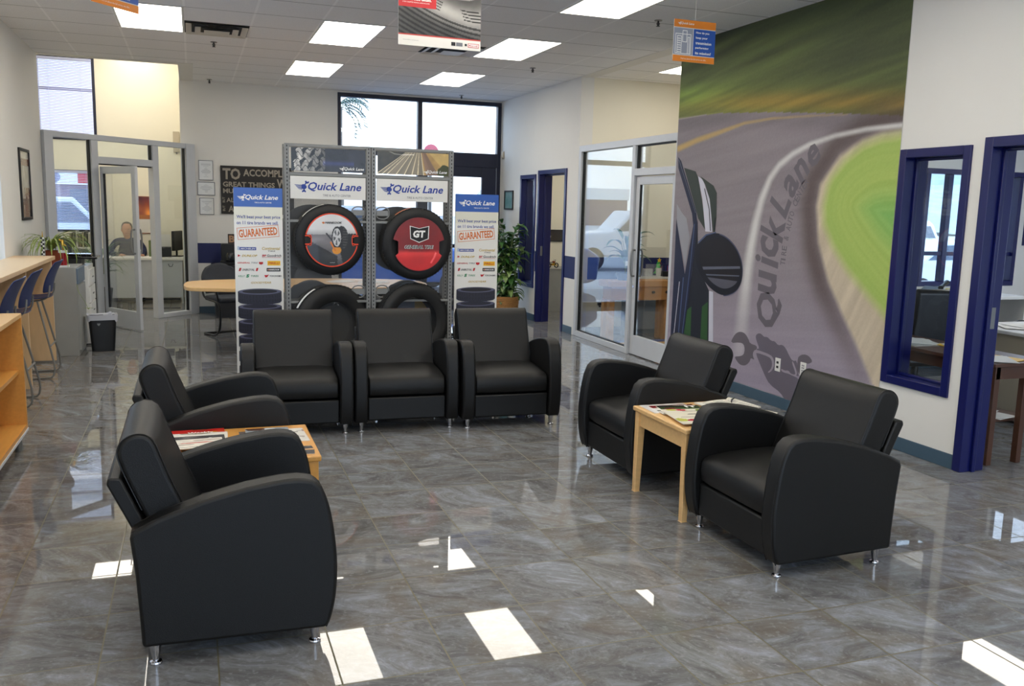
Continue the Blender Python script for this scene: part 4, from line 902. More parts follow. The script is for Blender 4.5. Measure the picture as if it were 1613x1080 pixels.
def tire(x, y, z, R_, W_, rz, tilt, label, sticker=None, r_in=.6):
    r = root('tire', label, 'tire', (x, y, z), rz, 'tyres hung on the display racks'); r.rotation_euler = (tilt, 0, rz)
    w_ = W_/2; ri = R_*r_in; prof = [(ri, -w_*.72), (ri+.012, -w_*.80), (ri+.03, -w_*.86), ((ri+R_)/2, -w_*1.0), (R_-.045, -w_*.94), (R_-.02, -w_*.82), (R_-.006, -w_*.66)]
    g = []; nb = 4
    for k in range(nb):
        a0 = -.62+1.24*k/nb; a1 = -.62+1.24*(k+1)/nb; g += [(R_, w_*(a0+.02)), (R_, w_*(a1-.06)), (R_-.008, w_*(a1-.055)), (R_-.008, w_*(a1+.01))]
    prof += g; prof += [(R_-.006, w_*.66), (R_-.02, w_*.82), (R_-.045, w_*.94), ((ri+R_)/2, w_), (ri+.03, w_*.86), (ri+.012, w_*.80), (ri, w_*.72), (ri+.02, w_*.55), (R_-.05, w_*.6), (R_-.05, -w_*.6), (ri+.02, -w_*.55), (ri, -w_*.72)]
    b = MB(); b.lathe(prof, (0, 0, 0), M_rubber, n=72, axis='y'); nt_ = 64
    for i in range(nt_):
        t = 2*PI*i/nt_
        for sg in (-1, 1):
            M0 = Matrix.Rotation(t, 4, 'Y'); b.M = M0; b.box(R_-.006, R_-.0005 + .001, sg*w_*.66-.012, sg*w_*.66+.012, -.004, .004, M_rubber); b.M = Matrix.Identity(4)
    b.build('carcass', r, angle=40)
    if sticker:
        a0, a1, c1 = sticker; b = MB(); n = 10; vs = []
        for i in range(n+1):
            t = math.radians(a0+(a1-a0)*i/n)
            for yy in (-w_*.52, -w_*.15): vs.append(((R_+.0022)*math.cos(t), yy, (R_+.0022)*math.sin(t)))
        b.add(vs, [(2*i, 2*i+1, 2*i+3, 2*i+2) for i in range(n)], c1); b.build('label_sticker', r, label='paper label on the tread')
    return r
tire(1.175, YR+.02, 1.335, .322, .17, .09, .03, 'tyre with the orange-ringed disc, upper tyre of the left bay', (100, 140, M_paper))
tire(1.985, YR+.02, 1.305, .338, .18, .05, .03, 'tyre with the red disc, upper tyre of the right bay', (100, 128, Og))
tire(1.195, YR+.05, .535, .385, .24, .26, -.06, 'empty black tyre in the lower left bay behind the armchair backs', (116, 152, M_paper), .58)
tire(1.96, YR+.04, .57, .365, .22, .20, -.05, 'empty black tyre in the lower right bay with yellow packaging behind', None, .62)
b = MB(); b.lathe([(0, -.004), (.20, -.004), (.20, .004), (0, .004)], (0, 0, 0), mat('grey_disc_back', (62,60,56), .6), n=48, axis='y'); tag(b.build('display_disc', loc=(1.27, YR+.27, .50)), 'plain dark disc seen through the lower left tyre', 'disc')
# rear-side discs seen through the racks
for x, l in ((1.04, 'grey back of a round disc behind the orange-ringed tyre'), (1.86, 'grey back of a round disc behind the red-disc tyre')):
    b = MB(); b.lathe([(0, -.004), (.31, -.004), (.31, .004), (0, .004)], (0, 0, 0), mat('grey_disc_rear', (86,84,80), .6), n=48, axis='y'); tag(b.build('display_disc', loc=(x, YR+.25, 1.34)), l, 'disc', 'grey rear discs')

def disc_outline(R_, style):
    n = 144; pts = []
    for i in range(n):
        a = 360*i/n; t = math.radians(a); c_ = min(abs((a+180) % 360-180), abs(((a-180)+180) % 360-180)); r_ = R_
        side = abs(math.sin(t))*R_
        if style == 'h' and c_ < 12.5: r_ = min(R_, .80*R_/abs(math.cos(t)))*(.98)
        if style == 'g' and -1 < math.sin(t)*1 < 1 and (a < 9 or a > 337 or 171 < a < 203): r_ = .80*R_/abs(math.cos(t))
        pts.append((r_*math.cos(t), r_*math.sin(t)))
    return pts
def painted_disc(name, M, R_, out, fn, par, rough=.3, nr=40):
    n = len(out); us = []; vs_ = []
    for k in range(nr+1): us.append([p[0]*k/nr for p in out]); vs_.append([p[1]*k/nr for p in out])
    U_, V_ = np.array(us), np.array(vs_); rgb = np.clip(fn(U_, V_), 0, 255)/255; rgb = np.where(rgb <= .04045, rgb/12.92, ((rgb+.055)/1.055)**2.4)
    P = np.stack([U_.ravel(), V_.ravel(), np.zeros(U_.size), np.ones(U_.size)], 1) @ np.array(M).T; F = []
    for k in range(nr):
        for i in range(n): j = (i+1) % n; F.append((k*n+i, k*n+j, (k+1)*n+j, (k+1)*n+i))
    me = bpy.data.meshes.new(name); me.from_pydata(P[:, :3].tolist(), [], F); ca = me.color_attributes.new('Col', 'FLOAT_COLOR', 'POINT'); ca.data.foreach_set('color', np.concatenate([rgb.reshape(-1, 3), np.ones((U_.size, 1))], 1).ravel())
    me.materials.append(vcol_mat('print_%d_%d' % (rough*100, 40), rough, .5, .4)); o = bpy.data.objects.new(name, me); COL.objects.link(o); o.parent = par; _kids.setdefault(par.name, []).append(o); return o
def hank_fn(U_, V_):
    n = vnoise(U_, V_, 9, 9, 80, 3); t = np.clip((V_+.02)/.16+.25, 0, 1); g = 60+165*t+20*(n-.5); img = np.stack([g, g, g*1.01], -1)
    rd = (V_ < .05); sh = np.clip(1-abs(V_-.07+.25*abs(U_+.02))/.13, 0, 1); gg = 96+60*vnoise(U_, V_, 5, 14, 81)-40*np.clip(-V_/.2, 0, 1); m = rd; img[m] = (np.stack([gg, gg*.97, gg], -1))[m]
    dk = (V_ < -.06-.35*(U_+.06)) | (V_ < -.17); dk = ((V_+.02) < -.55*(U_+.20)+.06) & (V_ < -.02) & False
    m = (V_ < -.10+.55*(-U_-.03)) & (V_ < -.02) & (U_ < .05); img[m & (n < .8)] *= .45
    m = (U_ > .055-.2*V_) & (V_ < .06); img[m] = col((26,24,24))
    # pictured wheel
    cx, cy = .045, .025; e = ((U_-cx)/.038)**2+((V_-cy)/.082)**2; e2 = ((U_-cx-.045)/.06)**2+((V_-cy)/.105)**2
    img[e2 < 1] = col((34,32,32)); tb = (e2 < 1) & (np.sin(V_*260) > .2) & (U_ > cx+.055); img[tb] = col((70,66,64)); img[((U_-cx)/.047)**2+((V_-cy)/.10)**2 < 1] = col((24,24,25)); img[e < 1] = col((206,206,208))
    ang_ = np.arctan2((V_-cy)/.082, (U_-cx)/.038); sp_ = (e < .72) & (e > .08) & (np.sin(ang_*5+.6) < -.1); img[sp_] = col((90,92,96))
    f = ((U_-.045)/.04)**2+((V_+.09)/.035)**2 + (n-.5) < 1; img[f & (V_ < -.065)] = col((226,150,40)); f = pdist(U_, V_, [(-.01,-.02),(.01,-.06),(.03,-.09)]) < .007; img[f] = col((220,120,40))
    m = pdist(U_, V_, [(-.05,.06),(.0,.0)]) < .007; img[m] = col((60,60,66)); return img
def gen_fn(U_, V_):
    n = vnoise(U_, V_, 9, 9, 90, 3); t = np.clip(-(V_+.05)/.03, 0, 1); img = np.stack([118+26*n+74*t, 14+6*n+14*t, 18+6*n+12*t], -1)
    a = np.exp(-((V_+.085)/.035)**2); img += a[..., None]*col((26,24,20)); d = pdist(U_, V_, [(.12,-.17),(.15,-.12),(.165,-.08)]); img += (np.clip(1-d/.012, 0, 1)*90)[..., None]; return img
r = root('tire_insert_sign', 'round white and black disc sign with orange rim and car wheel picture', 'sign', (1.185, YR-.085, 1.335), .09)
o1 = disc_outline(.243, 'h'); b = MB(); b.M = FX; b.prism([(x*1.0, y*1.0) for x, y in o1], -.004, 0, Og if False else mat('rim_orange', (226,70,30), .4), plane='xy'); b.build('rim', r, smooth=False)
painted_disc('picture', Matrix.Translation((0, -.0012, 0)) @ FX, .232, [(x*.955, y*.955) for x, y in o1], hank_fn, r)
b = MB(); b.M = Matrix.Translation((0, -.0025, 0)) @ FX
for s in (-1, 1):
    b.flat([(s*.20, .028), (s*.246, .028), (s*.246, -.03), (s*.20, -.03)], M_rubber, .0006)
    for yy in (.037, -.039): b.flat(arc(s*.198, yy, .013, 0, 360, 16)[:-1], mat('rim_orange', (226,70,30)), .0008); b.rect(min(s*.198, s*.243), yy-.004, max(s*.198, s*.243), yy+.008, mat('rim_orange', (226,70,30)), .0007); b.flat(arc(s*.198, yy-.001, .006, 0, 360, 12)[:-1], M_rubber, .001)
b.build('notches', r, smooth=False)
b = MB(); b.M = Matrix.Translation((0, -.0032, 0)) @ FX; b.text('HANKOOK', -.062, .148, .155, .020, K_, .03, .25); b.text('hankooktire.com', -.02, -.205, .045, .006, Wt)
b.flat([(-.092,.158),(-.075,.168),(-.078,.160),(-.066,.163),(-.066,.150),(-.08,.146)], Og); b.build('lettering', r, smooth=False)
r = root('tire_insert_sign', 'round red disc sign with black shield badge', 'sign', (1.993, YR-.090, 1.305), .05)
o1 = disc_outline(.25, 'g'); b = MB(); b.M = FX; b.prism(o1, -.004, 0, mat('rim_wine', (120,40,44), .4), plane='xy'); b.build('rim', r, smooth=False)
painted_disc('picture', Matrix.Translation((0, -.0012, 0)) @ FX, .245, [(x*.98, y*.98) for x, y in o1], gen_fn, r)
b = MB(); b.M = Matrix.Translation((0, -.0035, 0)) @ FX
sh = [(-.085,.165),(0,.145),(.09,.165),(.085,.055),(0,.022),(-.08,.055)]; b.flat([(x*1.08, .095+(y-.095)*1.10) for x, y in sh], Wt); b.flat(sh, K_, .0004); b.text('GT', -.06, .062, .12, .068, Wt, .05, .1, .0008)
b.text('GENERAL TIRE', -.142, -.042, .284, .034, Wt, .055, .2, .0004); b.text('GENERAL TIRE', -.138, -.040, .276, .030, K_, .02, .2, .0008); b.text('GENERALTIRE.COM', -.10, -.066, .20, .010, mat('ink_wine', (90,14,18), .5)); b.build('lettering', r, smooth=False)
# packaging visible through the lower right tyre
r = root('product_box', 'blue and yellow packaged product seen through the lower right tyre', 'box', (1.90, YR+.30, 0)); b = MB(); b.box(-.02, .34, 0, .1, 0, .43, mat('box_blue', (34,60,120), .4)); b.box(-.02, .34, 0, .1, .43, .77, mat('box_pale', (120,140,180), .4)); b.build('carton', r)
b = MB(); b.box(-.02, .34, -.003, 0, .42, .435, Yl); b.box(.15, .27, -.004, 0, .55, .77, Yl); b.box(-.0, .34, -.002, 0, .44, .54, K_); b.build('label_print', r)

# ------------------------------------------------------------------ floor banners
def banner(x0, x1, label):
    W_ = x1-x0; r = root('banner_stand', label, 'banner', (x0, YR+.02, 0), group='folding price guarantee banners'); Hh = 1.785
    b = MB(); b.box(0, W_, 0, .02, 0, Hh, M_white); b.box(.03, W_-.03, .02, .22, 0, .015, M_white); b.build('board', r, bevel=.002)
    def fn(U_, V_):
        img = fillc(U_, V_, (232,230,224)); f = V_/Hh; img[f > .905] = col((40,90,176)); img[(f > .845) & (f <= .905)] = col((224,222,206)); return img
    painted('print', Matrix.Translation((0, -.0008, 0)) @ FX, W_, Hh, 40, 240, fn, r, rough=.35, coat=.2)
    b = MB(); b.M = Matrix.Translation((0, -.002, 0)) @ FX; k = W_/.41
    X_ = lambda v: v*W_; ql_logo(b, X_(.07), 1.685, X_(.84), Wt, 0, True, Wt)
    b.text("We'll beat your best price", X_(.05), 1.508, X_(.90), .036, BlI, .014); b.text('on 11 tire brands we sell.', X_(.05), 1.462, X_(.86), .030, BlI, .014)
    c_, s_ = math.cos(.10), math.sin(.10)
    M0 = b.M.copy(); b.M = M0 @ Matrix.Translation((X_(.07), 1.325, 0)) @ Matrix.Rotation(.09, 4, 'Z'); b.frame2(0, 0, X_(.86), .105, .004, Og); b.text('GUARANTEED', X_(.03), .017, X_(.80), .072, Og, .03); b.M = M0
    def chip(x, y, w_, h_, bg_, s, fg, bold=.02, sh=.15):
        if bg_: b.rect(X_(x), y, X_(x+w_), y+h_, bg_, .0002); b.text(s, X_(x)+.008, y+h_*.25, X_(w_)-.016, h_*.5, fg, bold, sh, .0005)
        else: b.text(s, X_(x), y, X_(w_), h_, fg, bold, sh, .0003)
    chip(.10, 1.235, .34, .026, BlI, 'MICHELIN', Wt); b.rect(X_(.055), 1.235, X_(.10), 1.268, mat('ink_palegrey', (176,190,210), .5)); chip(.56, 1.238, .38, .026, None, 'Continental', GoI, .02, .2); chip(.68, 1.222, .16, .010, None, 'TIRE', K_, .01)
    chip(.14, 1.175, .32, .020, None, 'DUNLOP', GoI, .03, .3); b.flat([(X_(.06),1.175),(X_(.06),1.197),(X_(.12),1.186)], Rd, .0002); chip(.56, 1.176, .09, .02, None, 'BF', Rd, .03); chip(.66, 1.176, .30, .022, None, 'Goodrich', K_, .02); b.rect(X_(.56), 1.168, X_(.95), 1.1705, Rd)
    chip(.05, 1.115, .26, .014, None, 'GENERAL', Rd, .02); chip(.33, 1.115, .14, .014, None, 'TIRE', Gy, .01); b.flat([(X_(.49),1.130),(X_(.58),1.130),(X_(.575),1.112),(X_(.535),1.105),(X_(.495),1.112)], Rd, .0002)
    chip(.67, 1.098, .27, .042, Yl, 'PIRELLI', Rd); chip(.14, 1.050, .26, .02, None, 'UNIROYAL', K_, .02); b.flat([(X_(.07),1.048),(X_(.11),1.048),(X_(.13),1.076),(X_(.09),1.076)], Rd, .0002); b.flat([(X_(.42),1.048),(X_(.46),1.048),(X_(.48),1.076),(X_(.44),1.076)], Rd, .0002)
    chip(.65, 1.044, .29, .032, K_, ' HANKOOK', Wt); b.flat([(X_(.67),1.058),(X_(.71),1.068),(X_(.71),1.054)], Og, .0008)
    chip(.06, .995, .14, .017, None, 'KELLY', Gn, .01); chip(.22, .99, .07, .03, None, 'S', Gn, .06, .2); chip(.32, .995, .16, .017, None, 'TIRES', Gn, .01)
    b.flat([(X_(.60),1.012),(X_(.66),1.012),(X_(.70),1.018),(X_(.66),.994),(X_(.62),.990)], Rd, .0002); chip(.71, .995, .25, .017, None, 'YOKOHAMA', K_, .01); chip(.32, .935, .42, .018, None, 'GOODYEAR', GoI, .02, .25)
    # printed stack of tyres
    dk = mat('print_tyre', (38,38,52), .4, var=.2, vscale=90); rimp = mat('print_tyre_rim', (92,92,116), .4); hole = mat('print_tyre_hole', (30,28,34), .4); blk = mat('print_tread_cut', (20,20,28), .4)
    for i in range(6, -1, -1):
        zt = .875-.135*i; cx = X_(.5); rx = X_(.455)
        body = [(cx-rx, zt-.02)] + [(cx+rx*math.cos(a), zt-.012+.028*math.sin(a)) for a in [PI-PI*j/20 for j in range(21)]] + [(cx+rx, zt-.10)] + [(cx+rx*.96*math.cos(a), zt-.105-.024*math.sin(a)) for a in [PI*j/20 for j in range(21)]] + [(cx-rx, zt-.10)]
        z_ = .0004+.0009*(6-i); b.flat(body, dk, z_)
        b.flat([(cx+rx*.96*math.cos(2*PI*j/36), zt-.012+.026*math.sin(2*PI*j/36)) for j in range(36)], rimp, z_+.0002)
        b.flat([(cx+rx*.80*math.cos(2*PI*j/36), zt-.010+.019*math.sin(2*PI*j/36)) for j in range(36)], hole if i == 0 else dk, z_+.0004)
        for j in range(-9, 10):
            xx = cx+rx*math.sin(j*.155); dz_ = .022*(1-math.cos(j*.155)); b.rect(xx-.0025, zt-.072+dz_, xx+.0012, zt-.048+dz_, blk, z_+.0003); b.rect(xx-.0012, zt-.105+dz_*.8, xx+.0025, zt-.084+dz_*.8, blk, z_+.0003)
    b.build('lettering', r, smooth=False)
banner(.345, .762, 'tall price banner with brand logos, left of the tyre racks'); banner(2.375, 2.81, 'tall price banner with brand logos, right of the tyre racks')

# ------------------------------------------------------------------ hanging signs
def brake_fn(U_, V_):
    H_ = V_.max(); W_ = U_.max(); cx, cy = .30, .36; rr = np.hypot((U_-cx)/1.25, (V_-cy)/.62+ (U_-cx)*.45); g = 52+120*np.exp(-((rr-.27)/.10)**2)+60*np.clip(.14-rr, 0, 1)*3
    gro = (np.sin(rr*150) > .1) & (rr > .33); g = np.where(gro, g*.45, g+14*(rr > .33)); g = np.where((rr < .09), 30, g); g = np.where((rr > .09) & (rr < .13), 150, g)
    th = np.arctan2((V_-cy)/.62, (U_-cx)/1.25); sl = (rr > .20) & (rr < .30) & (np.abs(((rr*40) % 1)-.5) < .18) & (np.sin(th*9) > .2); g = np.where(sl, 22, g)
    img = np.stack([g, g*.98, g*.95], -1); img += ((vnoise(U_, V_, 18, 18, 99)-.5)*24)[..., None]
    img[V_ < .055] = col((226,222,214)); img[(V_ > .055) & (V_ < .060)] = col((190,60,50)); return img
r = root('hanging_poster', 'hanging poster with steel brake disc picture and red caption, top centre', 'hanging sign', (1.34, 5.0, 2.545), .02); b = MB(); b.box(-.24, .24, 0, .006, 0, .70, M_white); b.build('board', r)
painted('picture', Matrix.Translation((-.24, -.001, 0)) @ FX, .48, .70, 150, 200, brake_fn, r, rough=.3)
b = MB(); b.M = Matrix.Translation((-.24, -.002, 0)) @ FX; b.rect(0, .205, .215, .33, Rd); b.text('A big warranty', .022, .262, .125, .017, Wt, .02, z=.0004); b.text('for the little details.', .022, .240, .165, .017, Wt, .02, z=.0004); b.text('2 YEAR, UNLIMITED MILEAGE, LABOR INCLUDED', .022, .226, .155, .006, Wt, z=.0004)
b.rect(.305, .018, .330, .038, K_, .0002); b.rect(.334, .018, .372, .038, Gy, .0002); b.rect(.385, .022, .398, .034, K_, .0002); b.rect(.404, .016, .470, .038, Rd, .0002); b.rect(.407, .019, .467, .035, Wt, .0004); b.text('Motorcraft', .410, .022, .053, .010, Rd, .02, .1, .0006); b.text('www.quicklane.com/warranty', .025, .026, .09, .006, Gy); b.build('lettering', r, smooth=False)
for sx in (-.2, .2): b = MB(); b.cyl((sx, .003, .70), (sx, .003, H-2.545-.002), .0012, M_steel, n=6); b.build('hanging_wire', r)
def ql_tag(x, y, z, rz, label, top, text_):
    r = root('hanging_sign', label, 'hanging sign', (x, y, z), rz, 'orange and blue square hanging signs'); b = MB(); b.box(-.18, .18, 0, .004, 0, .30, M_white); b.build('board', r)
    og = mat('sign_orange', (232,136,40), .4); bl = mat('sign_blue', (34,84,172), .4); gy = mat('sign_grey', (150,156,172), .4)
    b = MB(); b.M = Matrix.Translation((-.18, -.0008, 0)) @ FX; b.rect(0, 0, .36, .045, og); b.rect(0, .245, .36, .30, og); b.rect(0, .05, .165, .24, gy); b.rect(.17, .05, .36, .24, bl)
    ql_logo(b, .03, .268, .14, Wt, .0004)
    for i, s in enumerate(text_): b.text(s, .19, .205-.036*i, min(.14, .0115*len(s)), .020, Wt, .03, z=.0004)
    b.text('Find out about the full service we offer.', .07, .018, .22, .010, Wt, z=.0004)
    for x0, y0, x1, y1 in ((.015,.055,.15,.20),(.03,.055,.07,.185),(.075,.14,.115,.225),(.12,.055,.14,.18)): b.frame2(x0, y0, x1, y1, .005, Wt, .0004)
    for k in range(7): b.rect(.035, .065+.016*k, .062, .071+.016*k, Wt, .0006)
    b.build('print', r, smooth=False)
    b = MB(); b.cyl((0, .002, .30), (0, .002, H-z-.002), .0012, M_paper, n=6); b.build('hanging_string', r); return r
ql_tag(3.57, 6.0, 2.775, .02, 'small orange and blue hanging sign in front of the mural top', None, ['How do you', 'keep your', 'transmission', 'performing', 'its mission?'])
ql_tag(-.39, 5.9, 2.77, .85, 'small orange and blue hanging sign cut by the top edge at left', None, ['How do you', 'keep your', 'brakes', 'working', 'like new?'])

# ------------------------------------------------------------------ left side: counter, stools, shelf, cabinets
r = root('bar_counter', 'tall pale wood counter along the left wall with stools at it', 'counter', (-1.5, 7.6, 0))
b = MB(); b.box(-.19, .18, -2.4, 2.38, 1.035, 1.072, M_birch); b.build('countertop', r, bevel=.004)
for yy in (2.25, .80, -.7, -2.3): b = MB(); b.box(-.18, .16, yy, yy+.03, .02, 1.035, M_birch); b.build('support_panel', r, bevel=.002)
b = MB(); b.box(-.19, -.175, -2.27, 2.25, .25, 1.035, M_birch); b.build('back_panel', r)
def stool():
    r = root('bar_stool', '', 'stool', group='blue bar stools at the tall counter')
    b = MB(); n = 10; vs = []
    for i in range(n+1):
        for j in range(n+1):
            u, v = i/n*2-1, j/n*2-1; k = 1-.12*abs(v)**3; vs.append((u*.19*k-.02, v*.21*(1-.10*abs(u)**4), .735+.018*u*u+.012*v*v+(-.02 if u < -.8 else 0)))
    fs = [(i*(n+1)+j, (i+1)*(n+1)+j, (i+1)*(n+1)+j+1, i*(n+1)+j+1) for i in range(n) for j in range(n)]
    b.add(vs, fs, M_bluepl); o = b.build('seat', r); m_ = o.modifiers.new('t', 'SOLIDIFY'); m_.thickness = .012; o.modifiers.new('s', 'SUBSURF').levels = 1
    b = MB(); vs = []
    for i in range(n+1):
        for j in range(n+1):
            t, v = i/n, j/n*2-1; wid = .165+.055*math.sin(PI*min(1, t*.75)); vs.append((.165+.02*t+.085*t*t-.055*v*v*(1-.3*t), v*wid, .79+.29*t+.012*(1-v*v)*t))
    b.add(vs, fs, M_bluepl); o = b.build('backrest', r); m_ = o.modifiers.new('t', 'SOLIDIFY'); m_.thickness = .010; o.modifiers.new('s', 'SUBSURF').levels = 1
    for s in (-1, 1):
        b = MB(); b.tube(chaikin([(-.02, s*.14, .715), (.10, s*.15, .72), (.165, s*.155, .76), (.175, s*.15, .86)], 2, False), .008, M_steel, n=8); b.build('back_support', r)
        b = MB(); b.tube(chaikin([(-.10, s*.12, .715), (-.14, s*.16, .40), (-.20, s*.205, .012), (.05, s*.205, .009), (.21, s*.205, .012), (.13, s*.16, .40), (.06, s*.12, .715)], 2, False), .009, M_steel, n=8); b.build('leg', r)
    b = MB(); b.tube([(.155, -.17, .30), (.155, .17, .30)], .008, M_steel, n=8); b.build('footrest', r)
    b = MB(); b.tube([(-.155, -.17, .30), (-.155, .17, .30)], .008, M_steel, n=8); b.build('rear_rung', r); return r
st = stool()
for i, (y, l) in enumerate(((9.14, 'blue bar stool at the far end of the tall counter'), (7.92, 'second blue bar stool from the far end of the counter'), (7.16, 'nearest blue bar stool, mostly hidden by the low bookcase'))):
    o = st if i == 0 else copy_tree(st); o.location = (-1.42, y, 0); o['label'] = l
r = root('bookcase', 'low honey wood bookcase at the left edge with open shelves', 'bookcase', (-1.28, 5.7, 0)); m = M_maple2; d0, d1 = -.03, .20
b = MB(); b.box(d0, d1, -.95, .82, .872, .90, M_maple); b.build('top', r, bevel=.003)
b = MB(); b.box(d0, d1, .79, .82, .125, .872, m); b.build('side_panel', r); b = MB(); b.box(d0, d1, -.95, -.92, .125, .872, m); b.build('side_panel', r); b = MB(); b.box(d0, d1-.01, -.10, -.07, .155, .872, m); b.build('divider', r)
b = MB(); b.box(d0, d1, -.92, .79, .125, .155, m); b.build('bottom_shelf', r); b = MB(); b.box(d0, d0+.012, -.92, .79, .155, .872, m); b.build('back_panel', r)
b = MB(); b.box(d0+.012, d1-.03, -.07, .79, .50, .525, m); b.build('shelf', r); b = MB(); b.box(d0+.012, d1-.03, -.92, -.10, .50, .525, m); b.build('shelf', r)
b = MB(); b.box(d1-.004, d1+.004, -.95, .82, .110, .128, M_alu); b.build('edge_strip', r)
for x, y in ((.16, .70), (.16, -.12), (.16, -.85), (.0, .70), (.0, -.85)): b = MB(); b.cyl((x, y, 0), (x, y, .125), .022, M_steel); b.build('leg', r)
def drawers(r, x, y0, y1, zs, m, hm):
    for z0, z1 in zs:
        b = MB(); b.box(x, x+.018, y0+.01, y1-.01, z0+.006, z1-.006, m); d = b.build('drawer', r, bevel=.002)
        b = MB(); b.box(x+.018, x+.030, (y0+y1)/2-.05, (y0+y1)/2+.05, (z0+z1)/2-.006, (z0+z1)/2+.006, hm); b.build('handle', d)
r = root('storage_cabinet', 'grey laminate cabinet behind the tall counter, plant and trophies on top', 'cabinet'); b = MB(); b.box(-1.685, -1.165, 10.22, 10.85, .0, .935, M_grey); b.build('carcass', r, bevel=.003)
b = MB(); b.box(-1.165, -1.145, 10.24, 10.83, .06, .74, M_grey); b.build('door', r, bevel=.002); b = MB(); b.box(-1.165, -1.147, 10.24, 10.83, .76, .92, mat('label_panel', (96,112,130), .4)); b.build('drawer', r)
r = root('drawer_cabinet', 'white drawer cabinet against the left wall before the glass partition', 'cabinet'); b = MB(); b.box(-1.685, -1.125, 10.95, 11.5, .02, .90, M_white); b.build('carcass', r, bevel=.003)
drawers(r, -1.125, 10.95, 11.5, ((.10,.29),(.29,.48),(.48,.67),(.67,.86)), M_white, M_steel)
r = root('printer', 'black printer with glossy tray on the white drawer cabinet', 'printer', (-1.40, 11.2, .9005)); b = MB(); b.box(-.22, .2, -.2, .22, 0, .10, M_black); b.build('body', r, bevel=.01); b = MB(); b.box(-.1, .37, -.2, .2, .075, .10, mat('gloss_black', (24,24,28), .12)); b.build('tray', r, bevel=.008)
b = MB(); b.box(-.1, .30, -.08, .12, .10, .125, mat('gloss_black', (24,24,28))); b.build('control_panel', r, bevel=.005)

# leafy things
def blade(b, p, yaw, L_, w_, droop, m, lift=.9, n=7, twist=0):
    vs = []; x = 0; z = 0; a = lift
    for i in range(n+1):
        t = i/n; ww = w_*math.sin(PI*min(1, .12+.88*t))**.7 if i < n else .001
        d = Vector((math.cos(yaw), math.sin(yaw), 0)); s_ = Vector((-math.sin(yaw), math.cos(yaw), 0))
        c = Vector(p)+d*x+Vector((0, 0, z)); vs += [c-s_*ww/2+Vector((0,0,ww*.18)), c, c+s_*ww/2+Vector((0,0,ww*.18))]
        x += L_/n*math.cos(a); z += L_/n*math.sin(a); a -= droop/n
    fs = []
    for i in range(n): k = i*3; fs += [(k, k+1, k+4, k+3), (k+1, k+2, k+5, k+4)]
    b.add(vs, fs, m)
r = root('spider_plant', 'arching spider plant in a brown pot on the grey cabinet', 'potted plant', (-1.42, 10.5, .936)); b = MB(); b.lathe([(0,0),(.07,0),(.10,.15),(.105,.16),(.09,.16),(.085,.13),(0,.13)], (0,0,0), mat('terracotta', (150,74,44), .7)); b.build('pot', r)
b = MB(); R2 = random.Random(3)
for i in range(64): blade(b, (0,0,.14), R2.uniform(0, 2*PI), R2.uniform(.36, .60), R2.uniform(.013, .020), R2.uniform(2.2, 3.2), M_spider, R2.uniform(.9, 1.5), 9)
b.v = [(max(x, -.265), y, max(z, .004) if abs(x) < .26 and -.28 < y < .34 else z) for x, y, z in b.v]; b.build('leaves', r)
b = MB(); b.tube([(.18,-.12,.02),(.24,-.24,-.10),(.27,-.285,-.25),(.33,-.29,-.36),(.36,-.29,-.44)], .002, M_spider, n=5)
for i in range(9): blade(b, (.36,-.29,-.44), i*.7, .07, .007, 1.6, M_spider, .7, 4)
b.build('runner', r)
r = root('trophy', 'red column trophy with white cap in front of spider plant', 'trophy', (-1.285, 10.29, .936), group='trophies on the grey cabinet'); b = MB(); b.box(-.055, .055, -.04, .04, 0, .02, M_white); b.build('base', r); b = MB(); b.cyl((0,0,.02),(0,0,.15),.034,mat('trophy_red', (140,22,24), .2)); b.build('column', r)
b = MB(); b.box(-.04,.04,-.035,.035,.15,.175,M_white); b.build('cap', r); b = MB(); gold = mat('gold_figure', (200,160,70), .25, metal=.9); b.tube([(0,0,.175),(.004,0,.21),(0,0,.25),(.0,0,.285)], [.008,.014,.016,.01], gold); b.tube([(-.03,0,.29),(0,0,.25),(.03,0,.22)], .006, gold, n=6); b.build('figure', r)
r = root('trophy', 'thin black and white checkered trophy column in the spider plant', 'trophy', (-1.47, 10.30, .936), group='trophies on the grey cabinet'); b = MB(); b.box(-.05,.05,-.04,.04,0,.02,K_); b.build('base', r); b = MB(); b.box(-.018,.018,-.018,.018,.02,.31,Wt); c_ = b.build('column', r)
b = MB()
for i in range(14):
    for k in range(2):
        if (i+k) % 2: x0 = -.018+.018*k; b.box(x0, x0+.018, -.0186, -.018, .02+.0207*i, .0407+.0207*i, K_); b.box(.018, .0186, x0, x0+.018, .02+.0207*i, .0407+.0207*i, K_)
b.build('checker_pattern', c_, smooth=False); b = MB(); b.cyl((0,0,.31),(0,0,.37),.006,gold,r1=.002); b.build('finial', r)
# waste bin
r = root('waste_bin', 'black waste bin with white liner on the floor by the grey cabinet', 'bin', (-.965, 10.56, 0), .12)
b = MB(); n = 24
def rr(w_, h_, z, rad=.03): 
    pts = []
    for cx, cy, a0 in ((w_-rad, h_-rad, 0), (-w_+rad, h_-rad, 90), (-w_+rad, -h_+rad, 180), (w_-rad, -h_+rad, 270)):
        for k in range(5): a = math.radians(a0+22.5*k); pts.append((cx+rad*math.cos(a), cy+rad*math.sin(a), z))
    return pts
L1 = rr(.115, .085, .0)+rr(.14, .10, .37)+rr(.148, .108, .37)+rr(.148, .108, .39)+rr(.138, .098, .39)+rr(.110, .08, .01); q_ = 20
b.add(L1, [(k*q_+i, k*q_+(i+1) % q_, (k+1)*q_+(i+1) % q_, (k+1)*q_+i) for k in range(5) for i in range(q_)]+[tuple(range(q_))[::-1], tuple(range(5*q_, 6*q_))], M_black); b.build('bucket', r, bevel=.002)
